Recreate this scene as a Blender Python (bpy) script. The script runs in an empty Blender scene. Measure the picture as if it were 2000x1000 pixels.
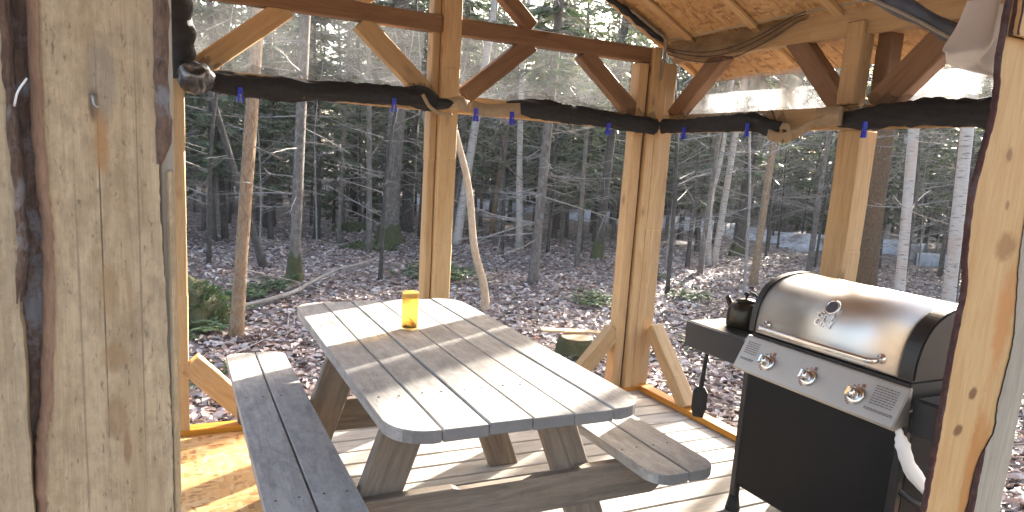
import bpy, bmesh, math, random
import numpy as np
from mathutils import Matrix, Vector, Quaternion

random.seed(7)
rng = np.random.default_rng(11)
scene = bpy.context.scene
C = scene.collection
R = math.radians

# ------------------------------------------------------------------ camera
cam_d = bpy.data.cameras.new('camera')
cam = bpy.data.objects.new('camera', cam_d); C.objects.link(cam)
CX = Vector((0.89973105, -0.43216816, 0.06094846))     # right
CD = Vector((-0.0192334, -0.17877307, -0.98370233))    # image down
CF = Vector((0.43602077, 0.88389528, -0.16915974))     # forward
M = Matrix.Identity(4)
for i in range(3):
    M[i][0] = CX[i]; M[i][1] = -CD[i]; M[i][2] = -CF[i]
M[2][3] = 1.5023
cam.matrix_world = M
cam_d.sensor_fit = 'HORIZONTAL'; cam_d.sensor_width = 36.0
cam_d.lens = 1359.27 / 2000 * 36
cam_d.shift_y = 53.5 / 2000
cam_d.clip_start = 0.05; cam_d.clip_end = 400
scene.camera = cam

# ------------------------------------------------------------------ light
SUN_H, SUN_E = R(60), R(20)
world = bpy.data.worlds.new('World'); scene.world = world; world.use_nodes = True
wn = world.node_tree.nodes; wl = world.node_tree.links
sky = wn.new('ShaderNodeTexSky'); sky.sky_type = 'NISHITA'; sky.sun_disc = False
sky.sun_elevation = SUN_E; sky.sun_rotation = SUN_H
sky.air_density = 1.0; sky.dust_density = 5.0; sky.ozone_density = 1.0
wl.new(sky.outputs[0], wn['Background'].inputs[0]); wn['Background'].inputs[1].default_value = 0.108
sd = bpy.data.lights.new('sun', 'SUN'); sun = bpy.data.objects.new('sun', sd); C.objects.link(sun)
sd.energy = 5.0; sd.angle = R(0.7); sd.color = (1.0, 0.93, 0.82)
sdir = Vector((math.sin(SUN_H) * math.cos(SUN_E), math.cos(SUN_H) * math.cos(SUN_E), math.sin(SUN_E)))
sun.rotation_euler = (-sdir).to_track_quat('-Z', 'Y').to_euler()
sun.location = (12, 8, 12)
scene.view_settings.view_transform = 'Standard'; scene.view_settings.look = 'None'
scene.view_settings.gamma = 1.0; scene.view_settings.exposure = 2.95
scene.view_settings.use_curve_mapping = False
scene.cycles.max_bounces = 8; scene.cycles.transparent_max_bounces = 16
scene.cycles.diffuse_bounces = 4; scene.cycles.caustics_reflective = False

# ------------------------------------------------------------------ material helpers
def newmat(name):
    m = bpy.data.materials.new(name); m.use_nodes = True
    nt = m.node_tree; b = nt.nodes['Principled BSDF']
    return m, nt, b
def nd(nt, t, **kw):
    n = nt.nodes.new(t)
    for k, v in kw.items():
        if k.startswith('i_'): n.inputs[k[2:]].default_value = v
        else: setattr(n, k, v)
    return n
def ramp(nt, fac, stops):
    r = nt.nodes.new('ShaderNodeValToRGB'); e = r.color_ramp.elements
    while len(e) < len(stops): e.new(0.5)
    for s, (p, c) in zip(e, stops):
        s.position = p; s.color = (c[0], c[1], c[2], 1)
    nt.links.new(fac, r.inputs[0]); return r.outputs[0]
def mixc(nt, fac, a, b, mode='MIX'):
    m = nt.nodes.new('ShaderNodeMix'); m.data_type = 'RGBA'; m.blend_type = mode
    for s, v in ((m.inputs[0], fac), (m.inputs[6], a), (m.inputs[7], b)):
        if hasattr(v, 'links'): nt.links.new(v, s)
        elif isinstance(v, (int, float)): s.default_value = v
        else: s.default_value = (v[0], v[1], v[2], 1)
    return m.outputs[2]
def math_(nt, op, a, b=0.0):
    m = nt.nodes.new('ShaderNodeMath'); m.operation = op
    for s, v in ((m.inputs[0], a), (m.inputs[1], b)):
        if hasattr(v, 'links'): nt.links.new(v, s)
        else: s.default_value = v
    return m.outputs[0]
def coords(nt, scale, rnd=True, src='Object'):
    tc = nt.nodes.new('ShaderNodeTexCoord'); v = tc.outputs[src]
    if rnd:
        oi = nt.nodes.new('ShaderNodeObjectInfo')
        mu = nt.nodes.new('ShaderNodeVectorMath'); mu.operation = 'MULTIPLY_ADD'
        cb = nt.nodes.new('ShaderNodeCombineXYZ')
        for i in range(3): nt.links.new(oi.outputs['Random'], cb.inputs[i])
        nt.links.new(cb.outputs[0], mu.inputs[0]); mu.inputs[1].default_value = (37.1, 19.7, 53.3)
        nt.links.new(v, mu.inputs[2]); v = mu.outputs[0]
    mp = nt.nodes.new('ShaderNodeMapping'); mp.inputs['Scale'].default_value = scale
    nt.links.new(v, mp.inputs[0]); return mp.outputs[0]
def noise(nt, vec, scale, detail=5, rough=0.6, dist=0.0, out=0):
    n = nd(nt, 'ShaderNodeTexNoise'); nt.links.new(vec, n.inputs['Vector'])
    n.inputs['Scale'].default_value = scale; n.inputs['Detail'].default_value = detail
    n.inputs['Roughness'].default_value = rough; n.inputs['Distortion'].default_value = dist
    return n.outputs[out]
def bump(nt, b, h, strength=0.3, dist=0.01):
    bn = nd(nt, 'ShaderNodeBump'); bn.inputs['Strength'].default_value = strength
    bn.inputs['Distance'].default_value = dist
    nt.links.new(h, bn.inputs['Height']); nt.links.new(bn.outputs[0], b.inputs['Normal'])
def link(nt, a, b): nt.links.new(a, b)

def wood(name, light, dark, rough=0.62, knots=0.6, speck=0.0, stain=None, stain_amt=0.5, spots=None, knotc=(0.10, 0.045, 0.02), vary=0.25, blotch=0.0, endgrain=0.0):
    m, nt, b = newmat(name)
    gr = noise(nt, coords(nt, (0.7, 9, 9)), 3.0, 6, 0.65, 1.2)
    fine = noise(nt, coords(nt, (3.5, 110, 110)), 3.0, 4, 0.7)
    col = ramp(nt, gr, [(0.30, dark), (0.52, light), (0.75, [c * 1.12 for c in light])])
    col = mixc(nt, ramp(nt, fine, [(0.35, (1, 1, 1)), (0.7, (0, 0, 0))]), col, [c * 0.62 for c in dark], 'MIX')
    # keep the fine dark grain subtle
    col = mixc(nt, 0.62, col, ramp(nt, gr, [(0.30, dark), (0.55, light), (0.8, light)]))
    if vary:
        oi = nt.nodes.new('ShaderNodeObjectInfo')
        v = ramp(nt, oi.outputs['Random'], [(0, (1 - vary,) * 3), (1, (1 + vary * 0.5,) * 3)])
        col = mixc(nt, 1.0, col, v, 'MULTIPLY')
    if stain is not None:
        st = noise(nt, coords(nt, (1.6, 4, 4)), 1.6, 5, 0.7, 0.5)
        col = mixc(nt, math_(nt, 'MULTIPLY', ramp(nt, st, [(0.48, (0, 0, 0)), (0.72, (1, 1, 1))]), stain_amt), col, stain)
    if blotch:
        bl = noise(nt, coords(nt, (3, 5, 5)), 5.0, 7, 0.75)
        col = mixc(nt, math_(nt, 'MULTIPLY', ramp(nt, bl, [(0.40, (1, 1, 1)), (0.56, (0, 0, 0))]), blotch), col, [c * 0.55 for c in dark])
        hi_ = noise(nt, coords(nt, (2, 7, 7)), 3.0, 5, 0.7)
        col = mixc(nt, math_(nt, 'MULTIPLY', ramp(nt, hi_, [(0.55, (0, 0, 0)), (0.7, (1, 1, 1))]), blotch), col, [c * 1.2 for c in light])
    if knots:
        vo = nd(nt, 'ShaderNodeTexVoronoi'); vo.inputs['Scale'].default_value = 1.0
        link(nt, coords(nt, (2.6, 5.5, 5.5)), vo.inputs['Vector'])
        k = ramp(nt, vo.outputs['Distance'], [(0.035, (1, 1, 1)), (0.085, (0.35, 0.35, 0.35)), (0.14, (0, 0, 0))])
        col = mixc(nt, math_(nt, 'MULTIPLY', k, knots), col, knotc)
    if speck:
        sp = noise(nt, coords(nt, (22, 60, 60)), 2.0, 3, 0.6)
        col = mixc(nt, math_(nt, 'MULTIPLY', ramp(nt, sp, [(0.60, (0, 0, 0)), (0.72, (1, 1, 1))]), speck), col, (0.03, 0.027, 0.025))
    if spots:
        tc = nt.nodes.new('ShaderNodeTexCoord')
        wob = noise(nt, coords(nt, (1, 1, 1), rnd=False), 25, 3, 0.6)
        for (sx, sy, rx, ry, cc, amt) in spots:
            mp = nt.nodes.new('ShaderNodeMapping'); mp.vector_type = 'TEXTURE'
            mp.inputs['Location'].default_value = (sx, sy, 0); mp.inputs['Scale'].default_value = (rx, ry, 1e3)
            link(nt, tc.outputs['Object'], mp.inputs[0])
            ln = nd(nt, 'ShaderNodeVectorMath', operation='LENGTH'); link(nt, mp.outputs[0], ln.inputs[0])
            d = math_(nt, 'ADD', ln.outputs['Value'], math_(nt, 'MULTIPLY', math_(nt, 'SUBTRACT', wob, 0.5), 0.9))
            k = ramp(nt, d, [(0.55, (1, 1, 1)), (1.0, (0, 0, 0))])
            col = mixc(nt, math_(nt, 'MULTIPLY', k, amt), col, cc)
    if endgrain:
        tcn = nt.nodes.new('ShaderNodeTexCoord'); sx = nt.nodes.new('ShaderNodeSeparateXYZ'); link(nt, tcn.outputs['Normal'], sx.inputs[0])
        e_ = ramp(nt, math_(nt, 'ABSOLUTE', sx.outputs[0]), [(0.55, (0, 0, 0)), (0.85, (1, 1, 1))])
        col = mixc(nt, math_(nt, 'MULTIPLY', e_, endgrain), col, [c * 0.40 for c in dark])
    link(nt, col, b.inputs['Base Color']); b.inputs['Roughness'].default_value = rough
    b.inputs['Specular IOR Level'].default_value = 0.3
    bump(nt, b, math_(nt, 'ADD', math_(nt, 'MULTIPLY', fine, 0.6), gr), 0.35, 0.004)
    return m

def plain(name, col, rough=0.5, metal=0.0, bumpy=0.0, bscale=80, spec=0.5, var=0.0):
    m, nt, b = newmat(name)
    b.inputs['Base Color'].default_value = (*col, 1); b.inputs['Roughness'].default_value = rough
    b.inputs['Metallic'].default_value = metal; b.inputs['Specular IOR Level'].default_value = spec
    n = noise(nt, coords(nt, (1, 1, 1)), bscale, 4, 0.6)
    if var:
        link(nt, ramp(nt, noise(nt, coords(nt, (1, 1, 1)), bscale * 0.2, 5, 0.65), [(0.3, [c * (1 - var) for c in col]), (0.7, [min(1, c * (1 + var)) for c in col])]), b.inputs['Base Color'])
    if bumpy: bump(nt, b, n, bumpy, 0.01)
    return m

MAT = {}
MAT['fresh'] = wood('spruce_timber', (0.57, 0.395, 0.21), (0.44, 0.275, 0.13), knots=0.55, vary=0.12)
MAT['beam'] = wood('shaded_spruce_timber', (0.25, 0.145, 0.078), (0.165, 0.09, 0.046), knots=0.7, vary=0.15)  # same spruce, colour darkened to stand in for shade on the upper frame
MAT['sill'] = wood('orange_stained_sill', (0.62, 0.27, 0.03), (0.48, 0.17, 0.015), rough=0.5, knots=0.3, vary=0.05)
MAT['grey'] = wood('weathered_grey_plank', (0.52, 0.49, 0.455), (0.38, 0.355, 0.33), rough=0.75, knots=0.3, speck=0.25, stain=(0.17, 0.155, 0.14), stain_amt=0.7, knotc=(0.08, 0.07, 0.06), vary=0.15, blotch=0.35, endgrain=0.85)
MAT['greyleg'] = wood('weathered_brown_plank', (0.30, 0.235, 0.175), (0.17, 0.13, 0.095), rough=0.75, knots=0.35, speck=0.2, stain=(0.12, 0.10, 0.085), stain_amt=0.6, vary=0.15)
MAT['deck'] = wood('deck_plank', (0.50, 0.455, 0.40), (0.37, 0.325, 0.28), rough=0.7, knots=0.3, speck=0.15, stain=(0.25, 0.225, 0.20), stain_amt=0.5, vary=0.22)
MAT['wallA'] = wood('rough_sawn_board', (0.52, 0.385, 0.235), (0.38, 0.265, 0.15), rough=0.85, knots=0.0, speck=0.5, stain=(0.25, 0.195, 0.135), stain_amt=0.75, vary=0.0, blotch=0.45,
    spots=[(1.30, 0.008, 0.42, 0.0016, (0.09, 0.065, 0.045), 0.85), (1.25, -0.05, 0.5, 0.002, (0.20, 0.14, 0.09), 0.7), (1.1, 0.045, 0.5, 0.0025, (0.22, 0.16, 0.10), 0.6), (1.555, 0.012, 0.035, 0.010, (0.10, 0.06, 0.03), 0.85), (1.50, 0.004, 0.07, 0.014, (0.34, 0.18, 0.07), 0.8), (1.60, 0.0, 0.08, 0.03, (0.20, 0.17, 0.13), 0.5),
           (1.24, 0.0, 0.06, 0.018, (0.30, 0.19, 0.09), 0.6), (1.115, -0.005, 0.03, 0.025, (0.28, 0.17, 0.08), 0.65), (1.0, -0.004, 0.05, 0.02, (0.24, 0.14, 0.07), 0.6), (0.94, -0.02, 0.05, 0.008, (0.22, 0.12, 0.06), 0.7)])
MAT['wallB'] = wood('rough_sawn_board_worn', (0.49, 0.37, 0.23), (0.36, 0.26, 0.15), rough=0.85, knots=0.2, speck=0.4, stain=(0.22, 0.18, 0.13), stain_amt=0.6, vary=0.0, blotch=0.4)
MAT['slab'] = wood('peeled_slab', (0.58, 0.37, 0.165), (0.48, 0.275, 0.105), rough=0.6, knots=0.0, stain=(0.45, 0.23, 0.09), stain_amt=0.55, vary=0.0,
    spots=[(1.60, 0.02, 0.022, 0.018, (0.20, 0.10, 0.04), 0.8), (1.475, -0.01, 0.014, 0.010, (0.20, 0.10, 0.04), 0.7), (1.37, -0.035, 0.045, 0.055, (0.30, 0.15, 0.055), 0.85),
           (0.978, -0.006, 0.020, 0.020, (0.17, 0.08, 0.03), 0.95), (0.880, 0.030, 0.019, 0.021, (0.17, 0.075, 0.03), 0.95), (0.70, -0.055, 0.30, 0.03, (0.40, 0.17, 0.045), 0.85), (1.17, -0.085, 0.16, 0.045, (0.46, 0.20, 0.06), 0.85), (0.80, -0.09, 0.12, 0.05, (0.42, 0.18, 0.05), 0.8)])
MAT['slabgrey'] = wood('grey_slab', (0.40, 0.35, 0.27), (0.29, 0.25, 0.19), rough=0.8, knots=0.35, stain=(0.22, 0.19, 0.15), stain_amt=0.5, vary=0.0)

def mat_bark(name, c1, c2, lichen=None, la=0.5, scale=(3, 14, 14), bs=0.9):
    m, nt, b = newmat(name)
    n1 = noise(nt, coords(nt, scale), 2.5, 7, 0.7, 0.6)
    col = ramp(nt, n1, [(0.33, c2), (0.62, c1)])
    if lichen:
        n2 = noise(nt, coords(nt, (6, 6, 6)), 2.2, 5, 0.7)
        col = mixc(nt, math_(nt, 'MULTIPLY', ramp(nt, n2, [(0.5, (0, 0, 0)), (0.62, (1, 1, 1))]), la), col, lichen)
    link(nt, col, b.inputs['Base Color']); b.inputs['Roughness'].default_value = 0.9
    bump(nt, b, n1, bs, 0.02); return m
MAT['boardbark'] = mat_bark('board_bark', (0.24, 0.155, 0.11), (0.09, 0.06, 0.05), (0.32, 0.33, 0.35), 0.75, scale=(10, 30, 30))
MAT['innerbark'] = mat_bark('red_inner_bark', (0.115, 0.045, 0.033), (0.05, 0.02, 0.018), (0.24, 0.20, 0.19), 0.25, scale=(10, 30, 30))
MAT['cambium'] = mat_bark('tan_cambium', (0.30, 0.17, 0.10), (0.20, 0.105, 0.06), None, scale=(8, 30, 30), bs=0.4)
# tree bark: the length axis of a trunk is local Z
MAT['bark_spruce'] = mat_bark('spruce_bark', (0.20, 0.165, 0.14), (0.07, 0.055, 0.048), (0.26, 0.27, 0.24), 0.45, scale=(12, 12, 4))
MAT['bark_warm'] = mat_bark('warm_spruce_bark', (0.36, 0.24, 0.14), (0.14, 0.09, 0.055), (0.32, 0.28, 0.22), 0.4, scale=(16, 16, 6))
MAT['bark_dark'] = mat_bark('dark_bark', (0.085, 0.07, 0.06), (0.03, 0.025, 0.022), (0.15, 0.15, 0.13), 0.3, scale=(12, 12, 4))
MAT['bark_orange'] = mat_bark('flaky_orange_bark', (0.15, 0.075, 0.026), (0.035, 0.021, 0.013), (0.10, 0.07, 0.04), 0.5, scale=(14, 14, 9))
MAT['twig'] = mat_bark('dead_twig', (0.32, 0.29, 0.26), (0.16, 0.14, 0.125), None, scale=(5, 5, 5), bs=0.3)
MAT['pole'] = mat_bark('pale_peeled_pole', (0.55, 0.42, 0.28), (0.40, 0.28, 0.18), None, scale=(10, 10, 4), bs=0.3)
def mat_birch():
    m, nt, b = newmat('birch_bark')
    n1 = noise(nt, coords(nt, (4, 4, 26)), 2.0, 5, 0.7)
    n2 = noise(nt, coords(nt, (3, 3, 3)), 1.2, 4, 0.6)
    col = ramp(nt, n1, [(0.36, (0.06, 0.05, 0.045)), (0.43, (0.42, 0.375, 0.33)), (0.7, (0.52, 0.48, 0.435))])
    col = mixc(nt, ramp(nt, n2, [(0.45, (0, 0, 0)), (0.75, (0.6, 0.6, 0.6))]), col, (0.45, 0.30, 0.22))
    link(nt, col, b.inputs['Base Color']); b.inputs['Roughness'].default_value = 0.7
    bump(nt, b, n1, 0.3, 0.01); return m
MAT['birch'] = mat_birch()
def mat_leaf(name, stops, rough=0.6, transl=0.25):
    m, nt, b = newmat(name)
    g = nt.nodes.new('ShaderNodeNewGeometry')
    col = ramp(nt, g.outputs['Random Per Island'], stops)
    link(nt, col, b.inputs['Base Color']); b.inputs['Roughness'].default_value = rough
    if transl:
        tr = nd(nt, 'ShaderNodeBsdfTranslucent'); link(nt, col, tr.inputs[0])
        mx = nd(nt, 'ShaderNodeMixShader'); mx.inputs[0].default_value = transl
        link(nt, b.outputs[0], mx.inputs[1]); link(nt, tr.outputs[0], mx.inputs[2])
        link(nt, mx.outputs[0], nt.nodes['Material Output'].inputs[0])
    return m
MAT['needles'] = mat_leaf('spruce_needles', [(0, (0.042, 0.066, 0.030)), (0.45, (0.072, 0.108, 0.050)), (0.75, (0.12, 0.145, 0.075)), (1, (0.20, 0.19, 0.12))], 0.5)
MAT['needles_pale'] = mat_leaf('fir_needles', [(0, (0.05, 0.085, 0.04)), (0.6, (0.085, 0.13, 0.055)), (1, (0.15, 0.17, 0.09))], 0.5)
MAT['fern'] = mat_leaf('fern_leaves', [(0, (0.05, 0.09, 0.03)), (0.6, (0.09, 0.14, 0.05)), (1, (0.15, 0.17, 0.07))], 0.5)
MAT['litter'] = mat_leaf('fallen_leaves', [(0, (0.10, 0.055, 0.047)), (0.25, (0.25, 0.165, 0.135)), (0.5, (0.42, 0.325, 0.29)), (0.75, (0.55, 0.46, 0.425)), (0.92, (0.64, 0.57, 0.54)), (1, (0.38, 0.18, 0.10))], 0.42, 0.15)
MAT['moss'] = mat_bark('moss', (0.085, 0.085, 0.03), (0.035, 0.038, 0.014), (0.13, 0.12, 0.055), 0.5, scale=(20, 20, 20))
def mat_ground():
    m, nt, b = newmat('leaf_litter_ground')
    v = coords(nt, (1, 1, 1), rnd=False)
    vo = nd(nt, 'ShaderNodeTexVoronoi'); vo.inputs['Scale'].default_value = 13.0; link(nt, v, vo.inputs['Vector'])
    sep = nd(nt, 'ShaderNodeSeparateColor'); link(nt, vo.outputs['Color'], sep.inputs[0])
    col = ramp(nt, sep.outputs[0], [(0, (0.10, 0.07, 0.06)), (0.4, (0.17, 0.125, 0.11)), (0.75, (0.28, 0.225, 0.21)), (1, (0.40, 0.345, 0.33))])
    n = noise(nt, v, 0.55, 5, 0.65)
    col = mixc(nt, ramp(nt, n, [(0.42, (0, 0, 0)), (0.62, (0.6, 0.6, 0.6))]), col, (0.11, 0.08, 0.068))
    n3 = noise(nt, v, 0.8, 4, 0.6); g = noise(nt, v, 4.0, 5, 0.7)
    gm = math_(nt, 'MULTIPLY', ramp(nt, n3, [(0.60, (0, 0, 0)), (0.68, (1, 1, 1))]), ramp(nt, g, [(0.45, (0, 0, 0)), (0.55, (1, 1, 1))]))
    col = mixc(nt, math_(nt, 'MULTIPLY', gm, 0.7), col, (0.07, 0.085, 0.03))
    link(nt, col, b.inputs['Base Color']); b.inputs['Roughness'].default_value = 0.75
    bump(nt, b, math_(nt, 'ADD', vo.outputs['Distance'], noise(nt, v, 9, 5, 0.7)), 1.0, 0.05)
    return m
MAT['ground'] = mat_ground()
def mat_snow():
    m, nt, b = newmat('old_snow')
    v = coords(nt, (1, 1, 1), rnd=False)
    col = ramp(nt, noise(nt, v, 1.6, 7, 0.72), [(0.38, (0.20, 0.165, 0.15)), (0.48, (0.42, 0.43, 0.46)), (0.64, (0.66, 0.70, 0.76))])
    link(nt, col, b.inputs['Base Color']); b.inputs['Roughness'].default_value = 0.6
    bump(nt, b, noise(nt, v, 6, 5, 0.6), 0.5, 0.04); return m
MAT['snow'] = mat_snow()
def mat_osb(name, base, dark, pale):
    m, nt, b = newmat(name)
    cs = []
    for sc_, rot in (((9, 30, 1), 0.3), ((30, 9, 1), 1.9), ((12, 34, 1), 1.1)):
        tc = nt.nodes.new('ShaderNodeTexCoord'); mp = nt.nodes.new('ShaderNodeMapping')
        mp.inputs['Scale'].default_value = sc_; mp.inputs['Rotation'].default_value = (0, 0, rot)
        link(nt, tc.outputs['Object'], mp.inputs[0])
        vo = nd(nt, 'ShaderNodeTexVoronoi'); vo.inputs['Scale'].default_value = 1.6; link(nt, mp.outputs[0], vo.inputs['Vector'])
        sep = nd(nt, 'ShaderNodeSeparateColor'); link(nt, vo.outputs['Color'], sep.inputs[0]); cs.append(sep)
    pick = math_(nt, 'GREATER_THAN', cs[0].outputs[1], 0.5)
    f = mixc(nt, pick, cs[1].outputs[0], cs[2].outputs[0])
    col = ramp(nt, f, [(0.0, dark), (0.25, base), (0.7, [c * 1.15 for c in base]), (1.0, pale)])
    link(nt, col, b.inputs['Base Color']); b.inputs['Roughness'].default_value = 0.55
    bump(nt, b, f, 0.15, 0.003); return m
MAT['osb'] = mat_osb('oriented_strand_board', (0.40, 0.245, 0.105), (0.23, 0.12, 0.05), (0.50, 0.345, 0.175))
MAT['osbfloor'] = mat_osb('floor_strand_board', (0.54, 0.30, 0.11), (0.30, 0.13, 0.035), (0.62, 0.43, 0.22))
def mat_steel(name, rough, k=1.0):
    m, nt, b = newmat(name)
    b.inputs['Metallic'].default_value = 1.0
    n = noise(nt, coords(nt, (3, 140, 140)), 3.0, 3, 0.6); big = noise(nt, coords(nt, (1, 1, 1)), 4.0, 4, 0.6)
    link(nt, ramp(nt, big, [(0.3, (0.64 * k, 0.61 * k, 0.57 * k)), (0.7, (0.74 * k, 0.71 * k, 0.67 * k))]), b.inputs['Base Color'])
    link(nt, ramp(nt, math_(nt, 'ADD', math_(nt, 'MULTIPLY', n, 0.4), math_(nt, 'MULTIPLY', big, 0.6)), [(0.3, (rough * 0.75,) * 3), (0.7, (rough * 1.35,) * 3)]), b.inputs['Roughness'])
    bump(nt, b, n, 0.05, 0.001); return m
MAT['steel'] = mat_steel('brushed_steel', 0.40)
MAT['panel'] = mat_steel('brushed_panel_steel', 0.42, 0.62)
MAT['chrome'] = plain('polished_steel', (0.72, 0.70, 0.68), 0.14, 1.0)
MAT['darksteel'] = plain('dark_gauge_face', (0.10, 0.10, 0.115), 0.25, 0.3)
MAT['black'] = plain('black_enamel', (0.012, 0.012, 0.013), 0.38, 0.0, 0.08, 300)
MAT['satin'] = plain('black_satin_sheet', (0.008, 0.008, 0.009), 0.55, 0.0, 0.06, 200, spec=0.22)
MAT['shelf'] = plain('blue_black_shelf', (0.016, 0.019, 0.024), 0.32, 0.0, 0.1, 220)
MAT['rubber'] = plain('black_rubber', (0.012, 0.012, 0.012), 0.7)
MAT['kettle'] = plain('sooty_kettle', (0.045, 0.036, 0.024), 0.32, 0.6, 0.1, 60, var=0.5)
MAT['print'] = plain('grey_print', (0.13, 0.12, 0.115), 0.6)
MAT['redprint'] = plain('red_print', (0.28, 0.10, 0.06), 0.6)
MAT['blue'] = plain('blue_plastic', (0.015, 0.03, 0.50), 0.35, 0.0)
MAT['netroll'] = plain('black_net_fabric', (0.010, 0.010, 0.011), 0.7, 0.0, 0.5, 160, var=0.5)
MAT['strap'] = plain('tan_binding', (0.34, 0.255, 0.16), 0.8, 0.0, 0.4, 300, var=0.15)
MAT['white'] = plain('white_sheet', (0.80, 0.79, 0.78), 0.6, 0.0, 0.2, 50)
MAT['tarp'] = plain('grey_tarp', (0.075, 0.08, 0.095), 0.42, 0.0, 0.5, 40, var=0.4)
MAT['cord'] = plain('dark_cord', (0.03, 0.027, 0.025), 0.8)
MAT['ropes'] = plain('greyed_rope', (0.26, 0.22, 0.17), 0.9, 0, 0.5, 200)
MAT['nail'] = plain('nail_steel', (0.35, 0.34, 0.33), 0.45, 0.9)
def mat_net(name, col, alpha, transl=0.6, lo=0.6, hi=1.4):
    m, nt, b = newmat(name)
    out = nt.nodes['Material Output']; nt.nodes.remove(b)
    d = nd(nt, 'ShaderNodeBsdfDiffuse'); d.inputs[0].default_value = (*col, 1)
    t = nd(nt, 'ShaderNodeBsdfTranslucent'); t.inputs[0].default_value = (*col, 1)
    a = nd(nt, 'ShaderNodeMixShader'); a.inputs[0].default_value = transl
    link(nt, d.outputs[0], a.inputs[1]); link(nt, t.outputs[0], a.inputs[2])
    tp = nd(nt, 'ShaderNodeBsdfTransparent'); mx = nd(nt, 'ShaderNodeMixShader')
    n = noise(nt, coords(nt, (1, 1, 1)), 5.0, 4, 0.6)
    link(nt, ramp(nt, n, [(0.36, (alpha * lo,) * 3), (0.64, (min(1, alpha * hi),) * 3)]), mx.inputs[0])
    link(nt, tp.outputs[0], mx.inputs[1]); link(nt, a.outputs[0], mx.inputs[2]); link(nt, mx.outputs[0], out.inputs[0])
    return m
MAT['net'] = mat_net('insect_mesh', (0.30, 0.30, 0.30), 0.20)
MAT['netwhite'] = mat_net('clear_plastic_sheeting', (0.66, 0.67, 0.70), 0.34, 0.6, lo=0.25, hi=1.7)  # wide opacity range imitates soft tree shadows on the sheeting
MAT['netblack'] = mat_net('slack_black_mesh', (0.04, 0.037, 0.034), 0.36)
def mat_amber():
    m, nt, b = newmat('amber_glass')
    b.inputs['Base Color'].default_value = (1.0, 0.80, 0.40, 1); b.inputs['Roughness'].default_value = 0.08
    b.inputs['Transmission Weight'].default_value = 0.85; b.inputs['IOR'].default_value = 1.2
    t = nd(nt, 'ShaderNodeBsdfTranslucent'); t.inputs[0].default_value = (0.62, 0.44, 0.19, 1)
    tp = nd(nt, 'ShaderNodeBsdfTransparent'); tp.inputs[0].default_value = (1.0, 0.90, 0.66, 1)
    a = nd(nt, 'ShaderNodeMixShader'); a.inputs[0].default_value = 0.72
    link(nt, t.outputs[0], a.inputs[1]); link(nt, tp.outputs[0], a.inputs[2])
    mx = nd(nt, 'ShaderNodeMixShader'); mx.inputs[0].default_value = 0.75
    link(nt, b.outputs[0], mx.inputs[1]); link(nt, a.outputs[0], mx.inputs[2])
    link(nt, mx.outputs[0], nt.nodes['Material Output'].inputs[0]); return m
MAT['amber'] = mat_amber()
MAT['amberlid'] = plain('amber_rim', (0.62, 0.33, 0.06), 0.35)
MAT['wick'] = plain('dark_wick_holder', (0.09, 0.055, 0.02), 0.6)
MAT['cutwood'] = plain('cut_wood', (0.50, 0.34, 0.19), 0.8, 0, 0.3, 60, var=0.3)

# ------------------------------------------------------------------ object helpers
BASIS = {}
def wm(o):
    m = BASIS.get(o.name, Matrix.Identity(4))
    return wm(o.parent) @ m if o.parent else m
def setm(o, mat, parent=None):
    if parent is not None:
        o.parent = parent; o.matrix_parent_inverse = Matrix.Identity(4)
        mat = wm(parent).inverted() @ mat
    o.matrix_basis = mat; BASIS[o.name] = mat.copy()
def thing(name, label, cat, loc=(0, 0, 0), rotz=0, group=None):
    o = bpy.data.objects.new(name, None); C.objects.link(o); o.empty_display_size = 0.1
    setm(o, Matrix.Translation(loc) @ Matrix.Rotation(rotz, 4, 'Z'))
    o['label'] = label; o['category'] = cat
    if group: o['group'] = group
    return o
def tag(o, label, cat, group=None):
    o['label'] = label; o['category'] = cat
    if group: o['group'] = group
    return o
def link_mesh(name, me, mat, parent=None, mat4=None):
    if mat is not None and not me.materials: me.materials.append(MAT[mat])
    o = bpy.data.objects.new(name, me); C.objects.link(o)
    setm(o, mat4 if mat4 is not None else Matrix.Identity(4), parent)
    return o
def local(name, me, mat, parent, mat4=None):
    """child given in its parent's own coordinates"""
    if mat is not None and not me.materials: me.materials.append(MAT[mat])
    o = bpy.data.objects.new(name, me); C.objects.link(o); o.parent = parent
    m = mat4 if mat4 is not None else Matrix.Identity(4)
    o.matrix_basis = m; BASIS[o.name] = m.copy(); return o
def mesh_from(verts, faces, smooth=False, name='m'):
    me = bpy.data.meshes.new(name); me.from_pydata([tuple(v) for v in verts], [], faces)
    if smooth: me.polygons.foreach_set('use_smooth', [True] * len(me.polygons))
    me.update(); return me
def bm_mesh(bm, smooth=False, name='m'):
    bmesh.ops.recalc_face_normals(bm, faces=bm.faces)
    me = bpy.data.meshes.new(name); bm.to_mesh(me); bm.free()
    if smooth: me.polygons.foreach_set('use_smooth', [True] * len(me.polygons))
    return me
def box_mesh(sx, sy, sz, bev=0.004, cuts=0, jit=0.0, off=(0, 0, 0)):
    bm = bmesh.new(); bmesh.ops.create_cube(bm, size=1)
    for v in bm.verts: v.co = Vector((v.co.x * sx + off[0], v.co.y * sy + off[1], v.co.z * sz + off[2]))
    if cuts:
        ed = [e for e in bm.edges if abs((e.verts[0].co - e.verts[1].co).x) > 0.5 * sx]
        bmesh.ops.subdivide_edges(bm, edges=ed, cuts=cuts)
    if bev: bmesh.ops.bevel(bm, geom=list(bm.edges), offset=bev, segments=1, affect='EDGES', profile=0.5)
    if jit:
        for v in bm.verts: v.co += Vector((0, random.uniform(-jit, jit), random.uniform(-jit, jit)))
    return bm_mesh(bm)
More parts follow.
